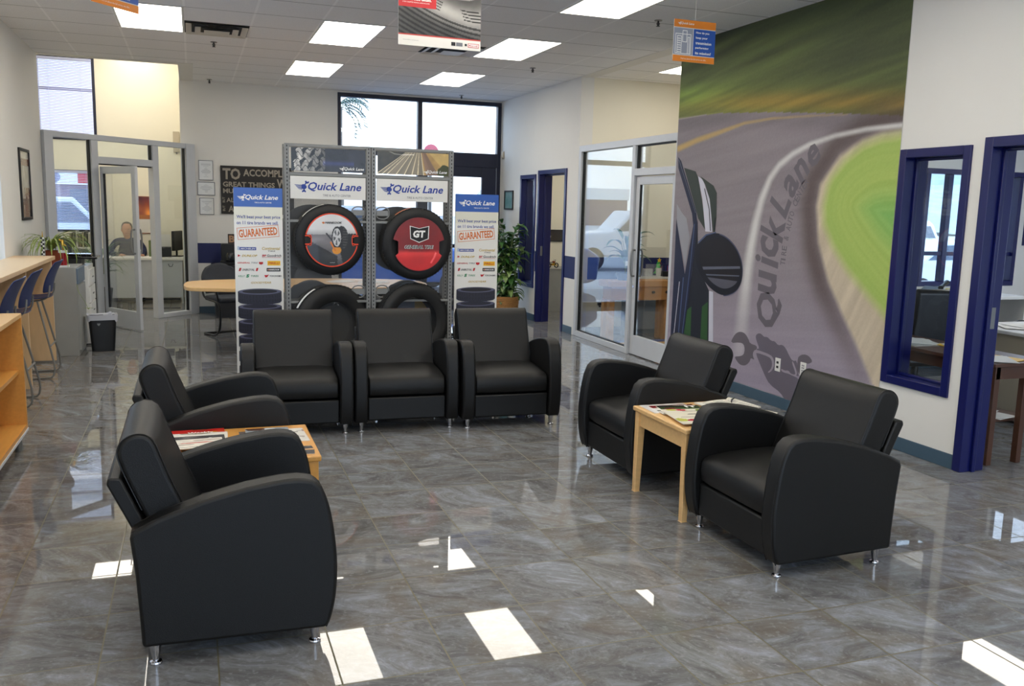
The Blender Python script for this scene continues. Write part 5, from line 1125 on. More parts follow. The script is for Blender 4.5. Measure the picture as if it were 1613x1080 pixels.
b = MB(); R2 = random.Random(5); lin_ = mat('liner_plastic', (190,192,200), .3); A_ = rr(.151, .111, .34); B_ = rr(.153, .113, .398); C_ = rr(.13, .09, .385); A_ = [(x, y, z+R2.uniform(-.02,.025)) for x, y, z in A_]
B_ = [(x, y, z+R2.uniform(-.004,.012)) for x, y, z in B_]; b.add(A_+B_+C_, [(k*q_+i, k*q_+(i+1) % q_, (k+1)*q_+(i+1) % q_, (k+1)*q_+i) for k in range(2) for i in range(q_)], lin_)
for k in range(4): a = k*1.1; b.tube([(.06+.03*math.cos(a), -.06+.03*math.sin(a), .38), (.08, -.06, .42), (.06+.05*math.cos(a+1), -.07, .40)], [.012,.02,.004], lin_, n=7)
b.build('liner', r)
b = MB(); b.flat([(-.02,0),(0,-.03),(.02,0),(.012,.02),(-.012,.02)], M_steel); o = None
b = MB(); b.M = Matrix.Translation((-.04, -.1055, .30)) @ FX; b.flat([(-.018,.012),(-.012,-.004),(0,-.016),(.012,-.004),(.018,.012)], M_steel); b.build('badge', r)

# ------------------------------------------------------------------ wall pieces
def framed(name, label, cat, M, w_, h_, fw, fm, fn=None, depth=.02, group=None, loc=(0,0,0), mount=None):
    r = root(name, label, cat, loc, 0, group); b = MB(); b.M = M
    for x0, x1, y0, y1 in ((0,w_,0,fw),(0,w_,h_-fw,h_),(0,fw,fw,h_-fw),(w_-fw,w_,fw,h_-fw)): b.box(x0, x1, y0, y1, 0, depth, fm)
    b.build('frame', r, bevel=.002); b = MB(); b.M = M; b.box(fw, w_-fw, fw, h_-fw, .002, .006, M_paper); b.build('mount', r)
    if fn: painted('picture', M @ Matrix.Translation((fw, fw, .0075)), w_-2*fw, h_-2*fw, 60, 60, fn, r, rough=.25, coat=.4)
    return r
FL = Matrix(((0,0,1,0),(1,0,0,0),(0,1,0,0),(0,0,0,1)))   # plane on the left wall, facing +X
def car_poster(U_, V_):
    n = vnoise(U_, V_, 9, 6, 130); img = fillc(U_, V_, (176,172,166)); img += ((n-.5)*60)[..., None]; img[(V_ > .55) & (V_ < .62)] = col((120,60,50)); m = (V_ < .32) & (U_ > .2) & (n > .35); img[m] = col((110,62,44)); m = (V_ < .2) & (n < .5); img[m] = col((60,60,62)); return img
framed('framed_poster', 'tall black-framed poster on the left wall', 'picture', FL, .60, .76, .03, K_, car_poster, loc=(XL, 10.60, 1.405))
def cert(seed, red=False):
    def fn(U_, V_):
        W_, H_ = U_.max(), V_.max(); img = fillc(U_, V_, (206,206,202)); ln = (np.sin(V_*330+seed) > .35) & (np.abs(U_-W_/2) < W_*(.22+.16*np.sin(V_*60+seed))) & (V_ < H_*.85) & (V_ > H_*.15); img[ln] = col((164,164,164)); return img
    return fn
gc = 'framed certificates on the far wall'
framed('framed_certificate', 'top upright certificate of the three left of the black word board', 'certificate', FX, .20, .285, .008, Gy, cert(1), .012, gc, (.105, YF-.001, 1.955))
framed('framed_certificate', 'middle wide certificate of the three left of the black word board', 'certificate', FX, .245, .195, .010, Gy, cert(2), .012, gc, (.08, YF-.001, 1.735))
framed('framed_certificate', 'bottom certificate of the three left of the black word board', 'certificate', FX, .20, .245, .008, Gy, cert(3), .012, gc, (.105, YF-.001, 1.455))
r = root('word_board', 'black board with big grey words on the far wall', 'wall art', (.405, YF-.001, 1.475)); b = MB(); b.box(0, 1.05, -.03, 0, 0, .70, mat('board_black', (26,23,22), .6)); b.build('board', r, bevel=.002)
b = MB(); b.M = Matrix.Translation((0, -.0315, 0)) @ FX; tn = mat('ink_taupe', (150,142,130), .6)
b.text('TO', .03, .50, .25, .165, tn, .035); b.text('ACCOMPLISH', .32, .555, .72, .105, tn, .03); b.text('GREAT THINGS', .03, .395, .74, .075, tn, .03); b.text('WE', .80, .395, .2, .13, tn, .03); b.text('MUST', .03, .30, .26, .07, tn, .03)
b.text('BUT', .055, .165, .08, .035, tn, .02, rot=PI/2); b.text('ALSO', .075, .17, .22, .065, tn, .02); b.text('BUT', .055, .04, .08, .035, tn, .02, rot=PI/2); b.text('A', .10, .03, .08, .09, tn, .03); b.build('lettering', r, smooth=False)
framed('framed_picture', 'small black-framed green picture on the white wall above the plant', 'picture', FW, .40, .30, .022, K_, lambda U_, V_: fillc(U_, V_, (150,176,180))-(vnoise(U_, V_, 9, 9, 140)*60)[..., None]*col((1,.6,.7)), .02, None, (XW-.001, 13.60, 1.635))
b = MB(); b.box(-.01, 0, -.04, .04, -.06, .06, M_beige); b.box(-.03, -.01, -.03, .03, -.05, .05, M_beige); tag(b.build('motion_sensor', loc=(XW-.001, 13.72, 2.50), bevel=.003), 'small beige sensor box high at the far corner of right wall', 'sensor')
b = MB(); b.box(-.05, .05, -.03, 0, -.17, .17, M_beige); b.cyl((0,-.015,-.17),(0,-.015,-.20),.012,M_steel); tag(b.build('alarm_box', loc=(-.22, 16.199, 2.62), bevel=.004), 'pale alarm box on the cream wall above the left partition', 'alarm box')

# ------------------------------------------------------------------ meeting table and chairs behind the racks
r = root('meeting_table', 'long light wood meeting table behind the tyre racks', 'table', (1.30, 10.42, 0)); b = MB()
pts = [(-1.40,-.35),(-1.42,.0),(-1.36,.45),(-.6,.66),(.5,.66),(1.25,.45),(1.36,0),(1.25,-.45),(.5,-.66),(-.6,-.66),(-1.30,-.48)]; pts = chaikin(pts, 2); b.prism(pts, .70, .742, M_maple, plane='xy'); b.build('tabletop', r, bevel=.006)
for x in (-.75, .75): b = MB(); b.box(x-.04, x+.04, -.3, .3, .03, .70, M_black); b.box(x-.05, x+.05, -.42, .42, 0, .03, M_black); b.build('pedestal', r, bevel=.004)
for x, y, rz, l in ((.78, .18, .3, 'white papers lying on the meeting table behind the left rack'), (1.12, .02, -.2, 'more white papers on the meeting table behind the right rack')):
    b = MB()
    for k in range(3): b.M = Matrix.Rotation(.2*k, 4, 'Z') @ Matrix.Translation((.05*k-.05, .03*k, 0)); b.box(-.14, .14, -.11, .11, .001*k, .001*k+.0009, M_paper)
    tag(b.build('paper_stack', loc=(1.30+x-.4, 10.42+y, .7425), rz=rz), l, 'papers', 'papers on the meeting table')
def meeting_chair():
    r = root('meeting_chair', '', 'chair', group='grey chairs around the meeting table')
    b = MB(); b.box(-.24, .22, -.235, .235, .43, .49, M_fabric); b.build('seat', r, bevel=.025, segs=3)
    b = MB(); n = 12; vs = []
    for i in range(n+1):
        for j in range(n+1):
            t, v = i/n, j/n*2-1; e = (1-max(0, (t-.45)/.55)**2.4*.32)*(1-.15*(1-t)**4); vs.append((-.25-.10*t+.045*v*v, v*.245*e, .52+.36*t-.055*v*v*t*t))
    b.add(vs, [(i*(n+1)+j, (i+1)*(n+1)+j, (i+1)*(n+1)+j+1, i*(n+1)+j+1) for i in range(n) for j in range(n)], M_fabric); o = b.build('backrest', r); s_ = o.modifiers.new('t', 'SOLIDIFY'); s_.thickness = .045; s_.offset = 0
    for s in (-1, 1):
        b = MB(); b.tube(chaikin([(-.29, s*.23, .62), (-.27, s*.235, .45), (.16, s*.235, .44), (.23, s*.235, .36), (.20, s*.24, .02), (-.24, s*.24, .013)], 3, False), .013, M_black, n=8); b.build('sled_leg', r)
        b = MB(); b.tube(chaikin([(-.30, s*.235, .58), (-.30, s*.265, .66), (.0, s*.27, .675), (.16, s*.265, .66), (.18, s*.24, .45)], 2, False), .013, M_black, n=8); b.build('armrest', r)
    b = MB(); b.tube([(-.24, -.24, .013), (-.24, .24, .013)], .013, M_black, n=8); b.build('rear_rail', r); return r
mc_ = meeting_chair()
for i, (x, y, rz, l) in enumerate(((.42, 11.5, -PI/2+.4, 'grey chair at the left end of meeting table, behind the left banner'), (1.13, 9.52, PI/2, 'grey chair back seen through the left rack, near side of table'), (1.45, 11.35, -PI/2, 'grey chair on the far side of table seen through the left rack'),
                                   (2.12, 9.48, PI/2, 'grey chair back seen through the right rack, near side of table'), (2.95, 10.9, PI+.5, 'grey chair at the right far end of the meeting table'))):
    o = mc_ if i == 0 else copy_tree(mc_); o.location = (x, y, 0); o.rotation_euler = (0, 0, rz); o['label'] = l
if True:
    for o in bpy.data.objects:
        pass
r = root('credenza', 'black cabinet against the far wall left of the racks', 'cabinet', (.28, 13.42, 0)); b = MB(); b.box(0, 1.5, -.20, .42, 0, .72, mat('black_wood', (30,29,32), .35)); b.build('carcass', r, bevel=.003); b = MB(); b.box(-.04, 1.54, -.24, .42, .72, .75, mat('black_wood', (30,29,32))); b.build('top', r, bevel=.004)
for k in range(3): b = MB(); b.box(.03+.49*k, .49+.49*k, -.215, -.20, .05, .69, mat('black_wood', (30,29,32))); b.build('door', r, bevel=.002)
r = root('coffee_maker', 'black machine standing on the black cabinet by the far wall', 'coffee maker', (.50, 13.55, .75)); b = MB(); b.box(-.12, .12, -.14, .14, 0, .30, M_black); b.box(-.14, .14, -.2, -.14, 0, .06, M_black); b.build('body', r, bevel=.01); b = MB(); b.lathe([(0,0),(.06,0),(.07,.08),(.05,.12),(0,.12)], (0,-.20,.06), mat('gloss_black', (24,24,28))); b.build('carafe', r)
r = root('letter_block', 'dark block letter standing on a machine by the far wall', 'ornament', (.475, 13.50, 1.05)); b = MB(); b.box(0, .11, -.03, 0, 0, .14, mat('bronze_dark', (44,34,28), .4)); b.build('block', r); b = MB(); b.M = Matrix.Translation((0,-.031,0)) @ FX; b.text('B', .015, .02, .08, .10, mat('bronze_pale', (170,130,96), .4), .04); b.build('lettering', r, smooth=False)
r = root('shelf_unit', 'grey shelves behind the left rack holding a small speaker', 'shelf', (1.05, 13.6, 0))
for xx in (0, .68): b = MB(); b.box(xx, xx+.02, -.2, .2, .75, 1.35, M_grey); b.build('side_panel', r)
for zz in (.93, 1.13, 1.33): b = MB(); b.box(.02, .68, -.2, .2, zz, zz+.02, M_grey); b.build('shelf', r)
b = MB(); b.box(-.06, .06, -.06, .06, 0, .12, M_black); tag(b.build('desk_speaker', loc=(1.22, 13.55, .951), bevel=.008), 'small dark speaker on the grey shelf behind the left rack', 'speaker')

# big leafy plant in a basket, loudspeaker behind it
r = root('potted_plant', 'tall leafy green plant in a wicker basket by the right banner', 'potted plant', (4.42, 12.5, 0)); b = MB(); n = 40; prof = [(0,0),(.15,0),(.155,.01)]
b.lathe([(0,0),(.155,0),(.17,.02),(.185,.18),(.195,.33),(.20,.345),(.19,.35),(.175,.33),(.17,.28),(0,.28)], (0,0,0), M_wicker, n=40); bk_ = b.build('basket', r)
b = MB()
for k in range(12): b.tube([( (.172+.0021*k+.003)*math.cos(a), (.172+.0021*k+.003)*math.sin(a), .03+.026*k+.004*math.sin(a*20+k*PI)) for a in [2*PI*j/80 for j in range(80)]], .0075, M_wicker, n=6, closed=True)
b.build('weave', bk_)
def big_leaf(b, p, yaw, pitch, L_, w_, m, curl=1.1):
    n = 7; vs = []; x = z = 0; a = pitch; d = Vector((math.cos(yaw), math.sin(yaw), 0)); s_ = Vector((-math.sin(yaw), math.cos(yaw), 0))
    for i in range(n+1):
        t = i/n; ww = w_*(math.sin(PI*t**.75)**.8 if 0 < t < 1 else .02); c = Vector(p)+d*x+Vector((0,0,z))
        vs += [c-s_*ww/2+Vector((0,0,ww*.16)), c, c+s_*ww/2+Vector((0,0,ww*.16))]; x += L_/n*math.cos(a); z += L_/n*math.sin(a); a -= curl/n
    b.add(vs, [f for i in range(n) for f in ((i*3,i*3+1,i*3+4,i*3+3),(i*3+1,i*3+2,i*3+5,i*3+4))], m)
b = MB(); bs_ = MB(); R2 = random.Random(11)
for i in range(9):
    a = i*2.4; r0 = .05*(i % 3); x0, y0 = r0*math.cos(a), r0*math.sin(a); hh = .85+.5*R2.random() + (.12 if i == 0 else 0); lx, ly = .13*math.cos(a), .10*math.sin(a)
    st_ = [(x0+lx*t*t, y0+ly*t*t, .28+(hh-.1)*t) for t in (0,.25,.5,.75,1)]; bs_.tube(st_, .006, mat('stem_green', (96,104,60), .5), n=6)
    for k in range(30):
        t = .02+.98*k/29; p = (x0+lx*t*t, y0+ly*t*t, .28+(hh-.1)*t); big_leaf(b, p, R2.uniform(0, 2*PI), R2.uniform(.1, .9), R2.uniform(.18, .27), R2.uniform(.075, .115), M_leaf2 if R2.random() < .35 else M_leaf, R2.uniform(1.0, 2.2))
bs_.build('stems', r); b.v = [(min(x, .325), y, z) for x, y, z in b.v]; b.build('leaves', r)
r = root('loudspeaker', 'black loudspeaker on a stand in the corner behind the plant', 'speaker', (4.42, 13.45, 0)); b = MB(); b.box(-.13, .13, -.12, .12, 1.30, 1.70, M_black); b.build('cabinet', r, bevel=.008); b = MB(); b.cyl((0,0,0),(0,0,.02),.16,M_black); b.cyl((0,0,.02),(0,0,1.30),.018,M_black); b.build('stand', r)

# ------------------------------------------------------------------ room behind the blue door
r = root('storage_cabinet', 'grey cabinet with toy motorcycle seen through far blue doorway', 'cabinet', (5.58, 13.35, 0)); b = MB(); b.box(-.32, .32, -.05, .45, 0, .69, M_grey); b.build('carcass', r, bevel=.003); b = MB(); b.box(-.33, .33, -.06, .46, .69, .705, M_grey); b.build('top', r)
r = root('toy_motorcycle', 'small bronze toy motorcycle on the grey cabinet', 'toy', (5.55, 13.42, .706), .25)
for x in (-.075, .075):
    b = MB(); b.lathe([(.028,-.008),(.042,-.008),(.042,.008),(.028,.008),(.028,-.008)], (x, 0, .042), K_, n=24, axis='y'); b.cyl((x,-.004,.042),(x,.004,.042),.012,gold); b.build('wheel', r)
b = MB(); b.tube([(-.075,0,.042),(-.03,0,.06),(.0,0,.05),(.03,0,.09),(.075,0,.042)], .008, gold, n=8); b.box(-.03,.03,-.015,.015,.04,.075,gold); b.build('frame', r); b = MB(); b.lathe([(0,-.03),(.014,-.02),(.02,0),(.014,.025),(0,.03)], (.015,0,.098), mat('toy_brown', (110,50,26), .25), n=16, axis='x'); b.build('tank', r); b = MB(); b.box(-.07,-.01,-.012,.012,.085,.098,K_); b.build('seat', r, bevel=.004)
b = MB(); b.tube([(.07,0,.05),(.045,0,.13)], .005, M_chrome, n=6); b.tube([(.04,-.035,.135),(.045,0,.13),(.04,.035,.135)], .004, M_chrome, n=6); b.build('handlebar', r)
r = framed('framed_picture', 'dark framed picture with round clock shape through the blue doorway', 'picture', FX, .40, .20, .012, K_, lambda U_, V_: np.where((np.abs(np.hypot(U_-.13, V_-.07)-.028) < .006)[..., None], 200., 1.)*np.ones(3)*col((1,1,1))*.9+col((40,30,26)), .02, None, (5.50, YF-.001, 1.12))

# ------------------------------------------------------------------ right glass office
r = root('butcher_block_table', 'thick butcher block table inside the right glass office', 'table', (5.43, 10.30, 0)); b = MB(); b.box(-.50, .46, -.24, .06, .70, .78, M_oak); b.build('tabletop', r, bevel=.006)
b = MB(); b.box(-.44, .41, -.21, .03, .55, .70, M_oak); b.build('apron', r, bevel=.003)
b = MB(); b.box(-.44, .45, -.22, .04, .53, .555, M_oak); b.build('ledge', r)
for x in (-.42, .38):
    for y in (-.17, -.005): b = MB(); b.box(x-.038, x+.038, y-.038, y+.038, 0, .53, M_oak); b.build('leg', r, bevel=.004)
for x in (.16, .36): b = MB(); b.cyl((x,-.21,.63),(x,-.235,.63),.018,K_); b.build('knob', r)
r = root('floor_board', 'pale wood and blue sheet standing in for a reflection in the glass', 'reflection stand-in', (5.5, 9.85, 0)); b = MB(); b.box(-.55, .6, -.5, .0, .0, .02, M_maple); b.build('board', r); b = MB(); b.box(-.55, .6, .0, .17, 0, .022, mat('floor_blue', (50,76,140), .4)); b.build('edge', r)  # wood and blue colours stand in for a reflection in the glass
r = root('office_desk', 'grey-topped desk along the wall behind the right glass door', 'desk', (6.10, 10.57, 0)); b = MB(); b.box(-.66, .70, -.15, .15, .77, .80, M_white); b.build('desktop', r, bevel=.004); b = MB(); b.box(.66, .68, -.13, .14, .0, .77, mat('desk_bluegrey', (120,132,150), .5)); b.build('side_panel', r); b = MB(); b.box(-.64, -.62, -.13, .14, .0, .77, mat('desk_bluegrey', (120,132,150))); b.build('side_panel', r); b = MB(); b.box(-.62, .66, .12, .14, .06, .77, mat('desk_bluegrey', (120,132,150))); b.build('back_panel', r)
def pot_leafy(name, label, loc, n, L_, w_, seed, potm, ph=.12, pr=.08, lift=(.6, 1.4), droop=(1.2, 2.4), group=None):
    r = root(name, label, 'potted plant', loc, group=group); b = MB(); b.lathe([(0,0),(pr*.75,0),(pr,ph),(pr*.9,ph),(pr*.85,ph-.015),(0,ph-.015)], (0,0,0), potm, n=24); b.build('pot', r); b = MB(); bs_ = MB(); R3 = random.Random(seed)
    for i in range(n):
        a = R3.uniform(0, 2*PI); h = R3.uniform(.08, .28)*(L_/.22); p = (.05*math.cos(a)*h/.2, .05*math.sin(a)*h/.2, ph+h); bs_.tube([(0,0,ph-.02), ((p[0])*.4, p[1]*.4, ph+h*.6), p], .0035, mat('stem_green', (96,104,60)), n=5); big_leaf(b, p, a, R3.uniform(*lift), L_*R3.uniform(.7,1.1), w_*R3.uniform(.7,1.1), M_leaf, R3.uniform(*droop))
    bs_.build('stems', r); b.build('leaves', r); return r
pot_leafy('potted_plant', 'leafy lily plant in a blue-grey bowl on the butcher block table', (5.24, 10.21, .7805), 20, .34, .08, 21, mat('pot_bluegrey', (96,112,140), .3), .09, .13)
b = MB(); b.box(-.045, .045, 0, .004, -.03, .03, M_paper); b.cyl((0,.002,-.09),(0,.002,-.03),.002,M_paper,n=6); tag(b.build('plant_tag', loc=(5.22, 10.09, 1.0)), 'small white card stuck in the lily plant', 'card')
r = root('tissue_box', 'small grey printed box on the desk behind the glass door', 'box', (5.74, 10.56, .801)); b = MB(); b.box(-.07,.07,-.04,.04,0,.10,mat('box_silver', (176,180,186), .4, var=.2, vscale=40)); b.build('carton', r, bevel=.003); b = MB(); b.box(-.03,.03,-.02,.02,.10,.103,K_); b.build('slot', r)
r = root('cup', 'white patterned cup on the desk behind the glass door', 'cup', (5.885, 10.50, .801)); b = MB(); b.lathe([(0,0),(.03,0),(.04,.11),(.037,.11),(.028,.006),(0,.006)], (0,0,0), mat('cup_white', (222,222,218), .4, var=.1, vscale=60)); b.build('body', r)
r = root('tree_ornament', 'little green christmas tree ornament with yellow star on the desk', 'ornament', (5.95, 10.63, .801)); b = MB()
for k in range(3): b.lathe([(0,.03+.05*k),(.065-.016*k,.03+.05*k),(.012,.10+.05*k),(0,.10+.05*k)], (0,0,0), mat('tree_green', (60,190,80), .4), n=14)
b.cyl((0,0,0),(0,0,.03),.015,M_brown); b.build('tree', r)
b = MB(); b.M = Matrix.Translation((0,-.02,.21)) @ FX; b.prism([(.035*math.cos(PI/2+PI*k/5)*(1 if k % 2 == 0 else .45), .035*math.sin(PI/2+PI*k/5)*(1 if k % 2 == 0 else .45)) for k in range(10)], 0, .008, Yl, plane='xy'); b.build('star', r); b = MB()
for k in range(7): a = k*2.1; b.lathe([(0,-.009),(.009,0),(0,.009)], (.045*math.cos(a)*(1-k*.08), -.03+.03*math.sin(a), .06+.018*k), Rd, n=8)
b.build('baubles', r)
r = root('desk_organizer', 'black wire desk organizer with pens on the office desk', 'desk organizer', (6.02, 10.50, .801)); b = MB(); b.box(-.08,.08,-.05,.05,0,.07,M_black); b.build('tray', r); 
for k in range(5): b = MB(); b.cyl((-.05+.025*k,0,.07),(-.055+.03*k,.01,.15),.004,(K_,BlI,Rd,K_,Gy)[k],n=6); b.build('pen', r)
r = root('blue_carton', 'blue box at the back of the desk behind the glass door', 'box', (6.20, 10.62, .801)); b = MB(); b.box(-.08,.08,-.06,.06,0,.13,mat('carton_blue', (34,70,200), .4)); b.build('carton', r)
r = root('paper_bag', 'crumpled white paper on the office desk right of the organizer', 'paper', (6.17, 10.50, .801)); b = MB(); b.lathe([(0,0),(.05,.0),(.055,.03),(.035,.07),(.0,.075)], (0,0,0), M_paper, n=9); b.build('paper', r, smooth=False)
r = outlet((5.14, 10.729, .40), FX, 'outlet with black plug on the office wall under the table'); b = MB(); b.box(-.04,.04,-.05,-.008,.0,.035,M_black); b.build('plug', r, bevel=.004)
b = MB(); b.tube(chaikin([(.04,-.04,.02),(.08,-.05,-.08),(.06,-.05,-.2),(.1,-.06,-.3),(.16,-.1,-.385)], 2, False), .004, M_black, n=6); b.build('cord', r)
b = MB(); b.tube(chaikin([(0,0,.6),(-.02,.02,.3),(-.1,.1,.05),(-.3,.12,.008),(-.25,.3,.008),(-.4,.2,.008)], 2, False), .005, M_black, n=6); tag(b.build('power_cord', loc=(6.35, 10.38, 0)), 'black power cord hanging from the office desk to the floor', 'cord')
# ------------------------------------------------------------------ left office
r = root('office_desk', 'pale grey office desk seen through the left glass partition', 'desk', (-.62, 15.2, 0)); b = MB(); b.box(-.86, .46, -.02, .72, .70, .735, M_white); b.build('desktop', r, bevel=.003); b = MB(); b.box(-.84, .44, 0, .02, .10, .70, mat('desk_pale', (188,192,198), .5)); b.build('modesty_panel', r)
for xx in (-.86, .42): b = MB(); b.box(xx, xx+.03, .02, .70, 0, .70, mat('desk_pale', (188,192,198))); b.build('side_panel', r)
b = MB(); b.box(-.36, .40, -.01, .0, .06, .085, K_); b.build('foot_rail', r)
b = MB(); b.tube([(.235,-.008,.64),(.25,-.02,.60),(.29,-.02,.60),(.305,-.008,.64)], .005, K_, n=6); b.build('cable_hook', r)
r = root('computer_monitor', 'black monitor turned sideways on the left office desk', 'monitor', (-.25, 15.62, .7355), 1.25); b = MB(); b.box(-.2, .2, -.025, .02, .10, .42, M_black); b.build('screen', r, bevel=.006); b = MB(); b.box(-.1,.1,-.08,.08,0,.015,M_black); b.box(-.02,.02,.0,.02,.015,.12,M_black); b.build('stand', r)
r = root('letter_tray', 'black letter tray with papers beside the monitor', 'tray', (-.42, 15.55, .7355)); b = MB(); b.box(-.10,.08,-.12,.12,0,.16,M_black); b.build('tray', r, bevel=.004)
b = MB(); b.box(-.1, .05, 0, .004, 0, .2, M_paper); tag(b.build('paper_sheet', loc=(-.40, 15.6, .898)), 'white sheet standing in the black letter tray', 'paper')
R2 = random.Random(8)
for k, (x, c) in enumerate(((-.68, (96,110,70)), (-.635, (170,180,110)), (-.595, (60,62,66)))):
    b = MB(); b.box(0, .03, -.12, .12, 0, .26, mat('binder_%s' % 'abc'[k], c, .5)); tag(b.build('binder', loc=(x, 15.6, .7355)), ('dark green', 'pale yellow-green', 'black')[k]+' binder standing on the left office desk', 'binder', 'binders on the left office desk')
b = MB()
for k in range(5): b.M = Matrix.Rotation(R2.uniform(-.4,.4), 4, 'Z'); b.box(-.14,.14,-.10,.10,.0012*k,.0012*k+.001,M_paper)
tag(b.build('paper_stack', loc=(-.78, 15.36, .7355)), 'white papers at the near edge of the left office desk', 'papers')
b = MB()
for k in range(9): b.M = Matrix.Translation((R2.uniform(-.2,.2), R2.uniform(-.03,.06), .001*k)) @ Matrix.Rotation(R2.uniform(-1,1), 4, 'Z'); b.box(-.04,.04,-.025,.025,0,.001,(M_paper,K_,M_paper)[k % 3])
tag(b.build('card_pile', loc=(-.42, 15.27, .7355)), 'scattered cards and notes on the left office desk', 'cards')
def cal_fn(U_, V_):
    n = vnoise(U_, V_, 5, 5, 150); img = fillc(U_, V_, (150,70,30)); img += ((n-.5)*120)[..., None]*col((1,.6,.2)); img -= (np.clip((V_-.42)/.15, 0, 1)*60)[..., None]; g = np.exp(-(((U_-.2)/.06)**2+((V_-.33)/.08)**2)); img += g[..., None]*col((120,100,40)); lo = V_ < .23; img[lo] = col((214,212,206)); img[(V_ > .23) & (V_ < .30)] = col((170,100,40)); return img
framed('wall_calendar', 'calendar with orange sunset picture on the left office wall', 'calendar', FX, .30, .62, .012, mat('calendar_edge', (140,74,40), .5), cal_fn, .012, None, (-.90, 16.199, 1.085))
r = root('window_ledge_shelf', 'white shelf with folders under the left office window', 'shelf', (-1.95, 15.85, 0)); b = MB(); b.box(-.5,.42,-.15,.30,.84,.87,M_white); b.build('top', r); b = MB(); b.box(-.5,.42,.27,.30,0,.84,M_white); b.build('back_panel', r)
for xx in (-.5, .40): b = MB(); b.box(xx, xx+.02, -.15, .27, 0, .84, M_white); b.build('side_panel', r)
for k in range(7):
    b = MB(); b.box(0, .028, -.1, .12, 0, .22+.02*(k % 3), mat('folder_%s' % 'abcd'[k % 4], ((150,140,110),(90,84,76),(176,172,160),(120,110,90))[k % 4], .6)); tag(b.build('file_folder', loc=(-1.86+.045*k, 15.85, .871)), 'one of the drab folders standing under the left office window', 'folder', 'folders under the left office window')
pot_leafy('potted_plant', 'dark bushy plant on the floor seen through the open glass door', (-1.30, 14.2, 0), 70, .42, .03, 31, K_, .35, .17, (.6,1.5), (.8,2.4))
r = root('office_chair', 'dark office chair behind the open glass door in the left office', 'chair', (-1.95, 15.0, 0)); b = MB(); b.box(-.25,.25,-.24,.24,.44,.52,M_fabric); b.build('seat', r, bevel=.02, segs=3); b = MB(); b.box(-.23,.23,-.29,-.22,.60,1.05,M_fabric); b.build('backrest', r, bevel=.03, segs=3); b = MB(); b.cyl((0,0,.08),(0,0,.44),.03,M_black); b.build('column', r)
for k in range(5): a = 2*PI*k/5; b = MB(); b.tube([(0,0,.10),(.28*math.cos(a),.28*math.sin(a),.06)], [.025,.015], M_black, n=8); b.cyl((.28*math.cos(a)-.01,.28*math.sin(a),.028),(.28*math.cos(a)+.012,.28*math.sin(a),.028),.028,M_black); b.build('caster_leg', r)

# ------------------------------------------------------------------ near right office
M_lw = mat('black_vinyl', (22,21,22), .3, bump=.1, bscale=60)
r = root('wooden_table', 'brown wooden table with papers seen through near doorway', 'table', (5.13, 4.36, 0)); b = MB(); b.box(-.1, .44, 0, 1.35, .685, .71, M_brown); b.build('tabletop', r, bevel=.004)
b = MB(); b.box(-.06, .40, .02, .045, .60, .685, M_brown); b.build('apron', r); b = MB(); b.box(-.06, -.035, .045, 1.31, .60, .685, M_brown); b.build('apron', r)
b = MB(); b.box(-.06, .40, .10, 1.25, .28, .30, M_brown); b.build('lower_shelf', r)
for x, y in ((.20,.02),(-.07,.02),(-.07,1.28),(.38,1.28)): b = MB(); b.box(x, x+.045, y, y+.045, 0, .685, M_brown); b.build('leg', r, bevel=.002)
for x, y, z, l, n_ in ((5.2, 4.62, .3005, 'stack of white papers on the lower shelf of brown table', 8), (5.22, 4.55, .7105, 'papers and yellow sheet at the near end of brown table', 3), (5.22, 5.30, .7105, 'white papers on brown table seen through the interior window', 6), (5.42, 5.05, .7105, 'small paper pile at the window side of brown table', 3)):
    b = MB()
    for k in range(n_): b.M = Matrix.Translation((R2.uniform(-.05,.05), R2.uniform(-.08,.08), .003*k)) @ Matrix.Rotation(R2.uniform(-.6,.6), 4, 'Z'); b.box(-.11,.11,-.15,.15,0,.0028,Yl if (k == 1 and n_ == 3) else M_paper)
    tag(b.build('paper_stack', loc=(x, y, z)), l, 'papers', 'papers in the near office')
r = root('executive_chair', 'black padded office chair seen through the interior window', 'chair', (5.92, 5.95, 0), -PI/2-.2)
b = MB(); b.box(-.25,.27,-.26,.26,.42,.53,M_lw); b.build('seat', r, bevel=.04, segs=4); b = MB(); b.prism([(.20,.50),(.30,.56),(.34,.85),(.36,1.06),(.33,1.09),(.24,1.07),(.20,.85),(.16,.56)], -.26, .26, M_lw); b.build('backrest', r, bevel=.035, segs=4)
for s in (-1, 1): b = MB(); b.tube(chaikin([(.22,s*.28,.50),(.20,s*.31,.70),(-.1,s*.31,.72),(-.18,s*.28,.52)], 2, False), .02, M_lw, n=8); b.build('armrest', r)
b = MB(); b.cyl((0,0,.08),(0,0,.42),.03,M_black); b.build('column', r)
for k in range(5): a = 2*PI*k/5; b = MB(); b.tube([(0,0,.11),(.3*math.cos(a),.3*math.sin(a),.065)], [.028,.016], M_black, n=8); b.cyl((.3*math.cos(a)-.012,.3*math.sin(a),.03),(.3*math.cos(a)+.012,.3*math.sin(a),.03),.03,M_black); b.build('caster_leg', r)
r = root('metal_desk', 'beige metal desk with drawers seen through near doorway', 'desk', (6.35, 4.95, 0)); b = MB(); b.box(-.05, 1.5, 0, .95, .73, .76, M_white); b.build('desktop', r, bevel=.006)
b = MB(); b.box(0, .42, .08, .85, .02, .73, M_beige); b.build('pedestal', r, bevel=.004); b = MB(); b.box(1.05, 1.45, .08, .85, .02, .73, M_beige); b.build('pedestal', r, bevel=.004); b = MB(); b.box(.42, 1.05, .75, .77, .3, .73, M_beige); b.build('back_panel', r)
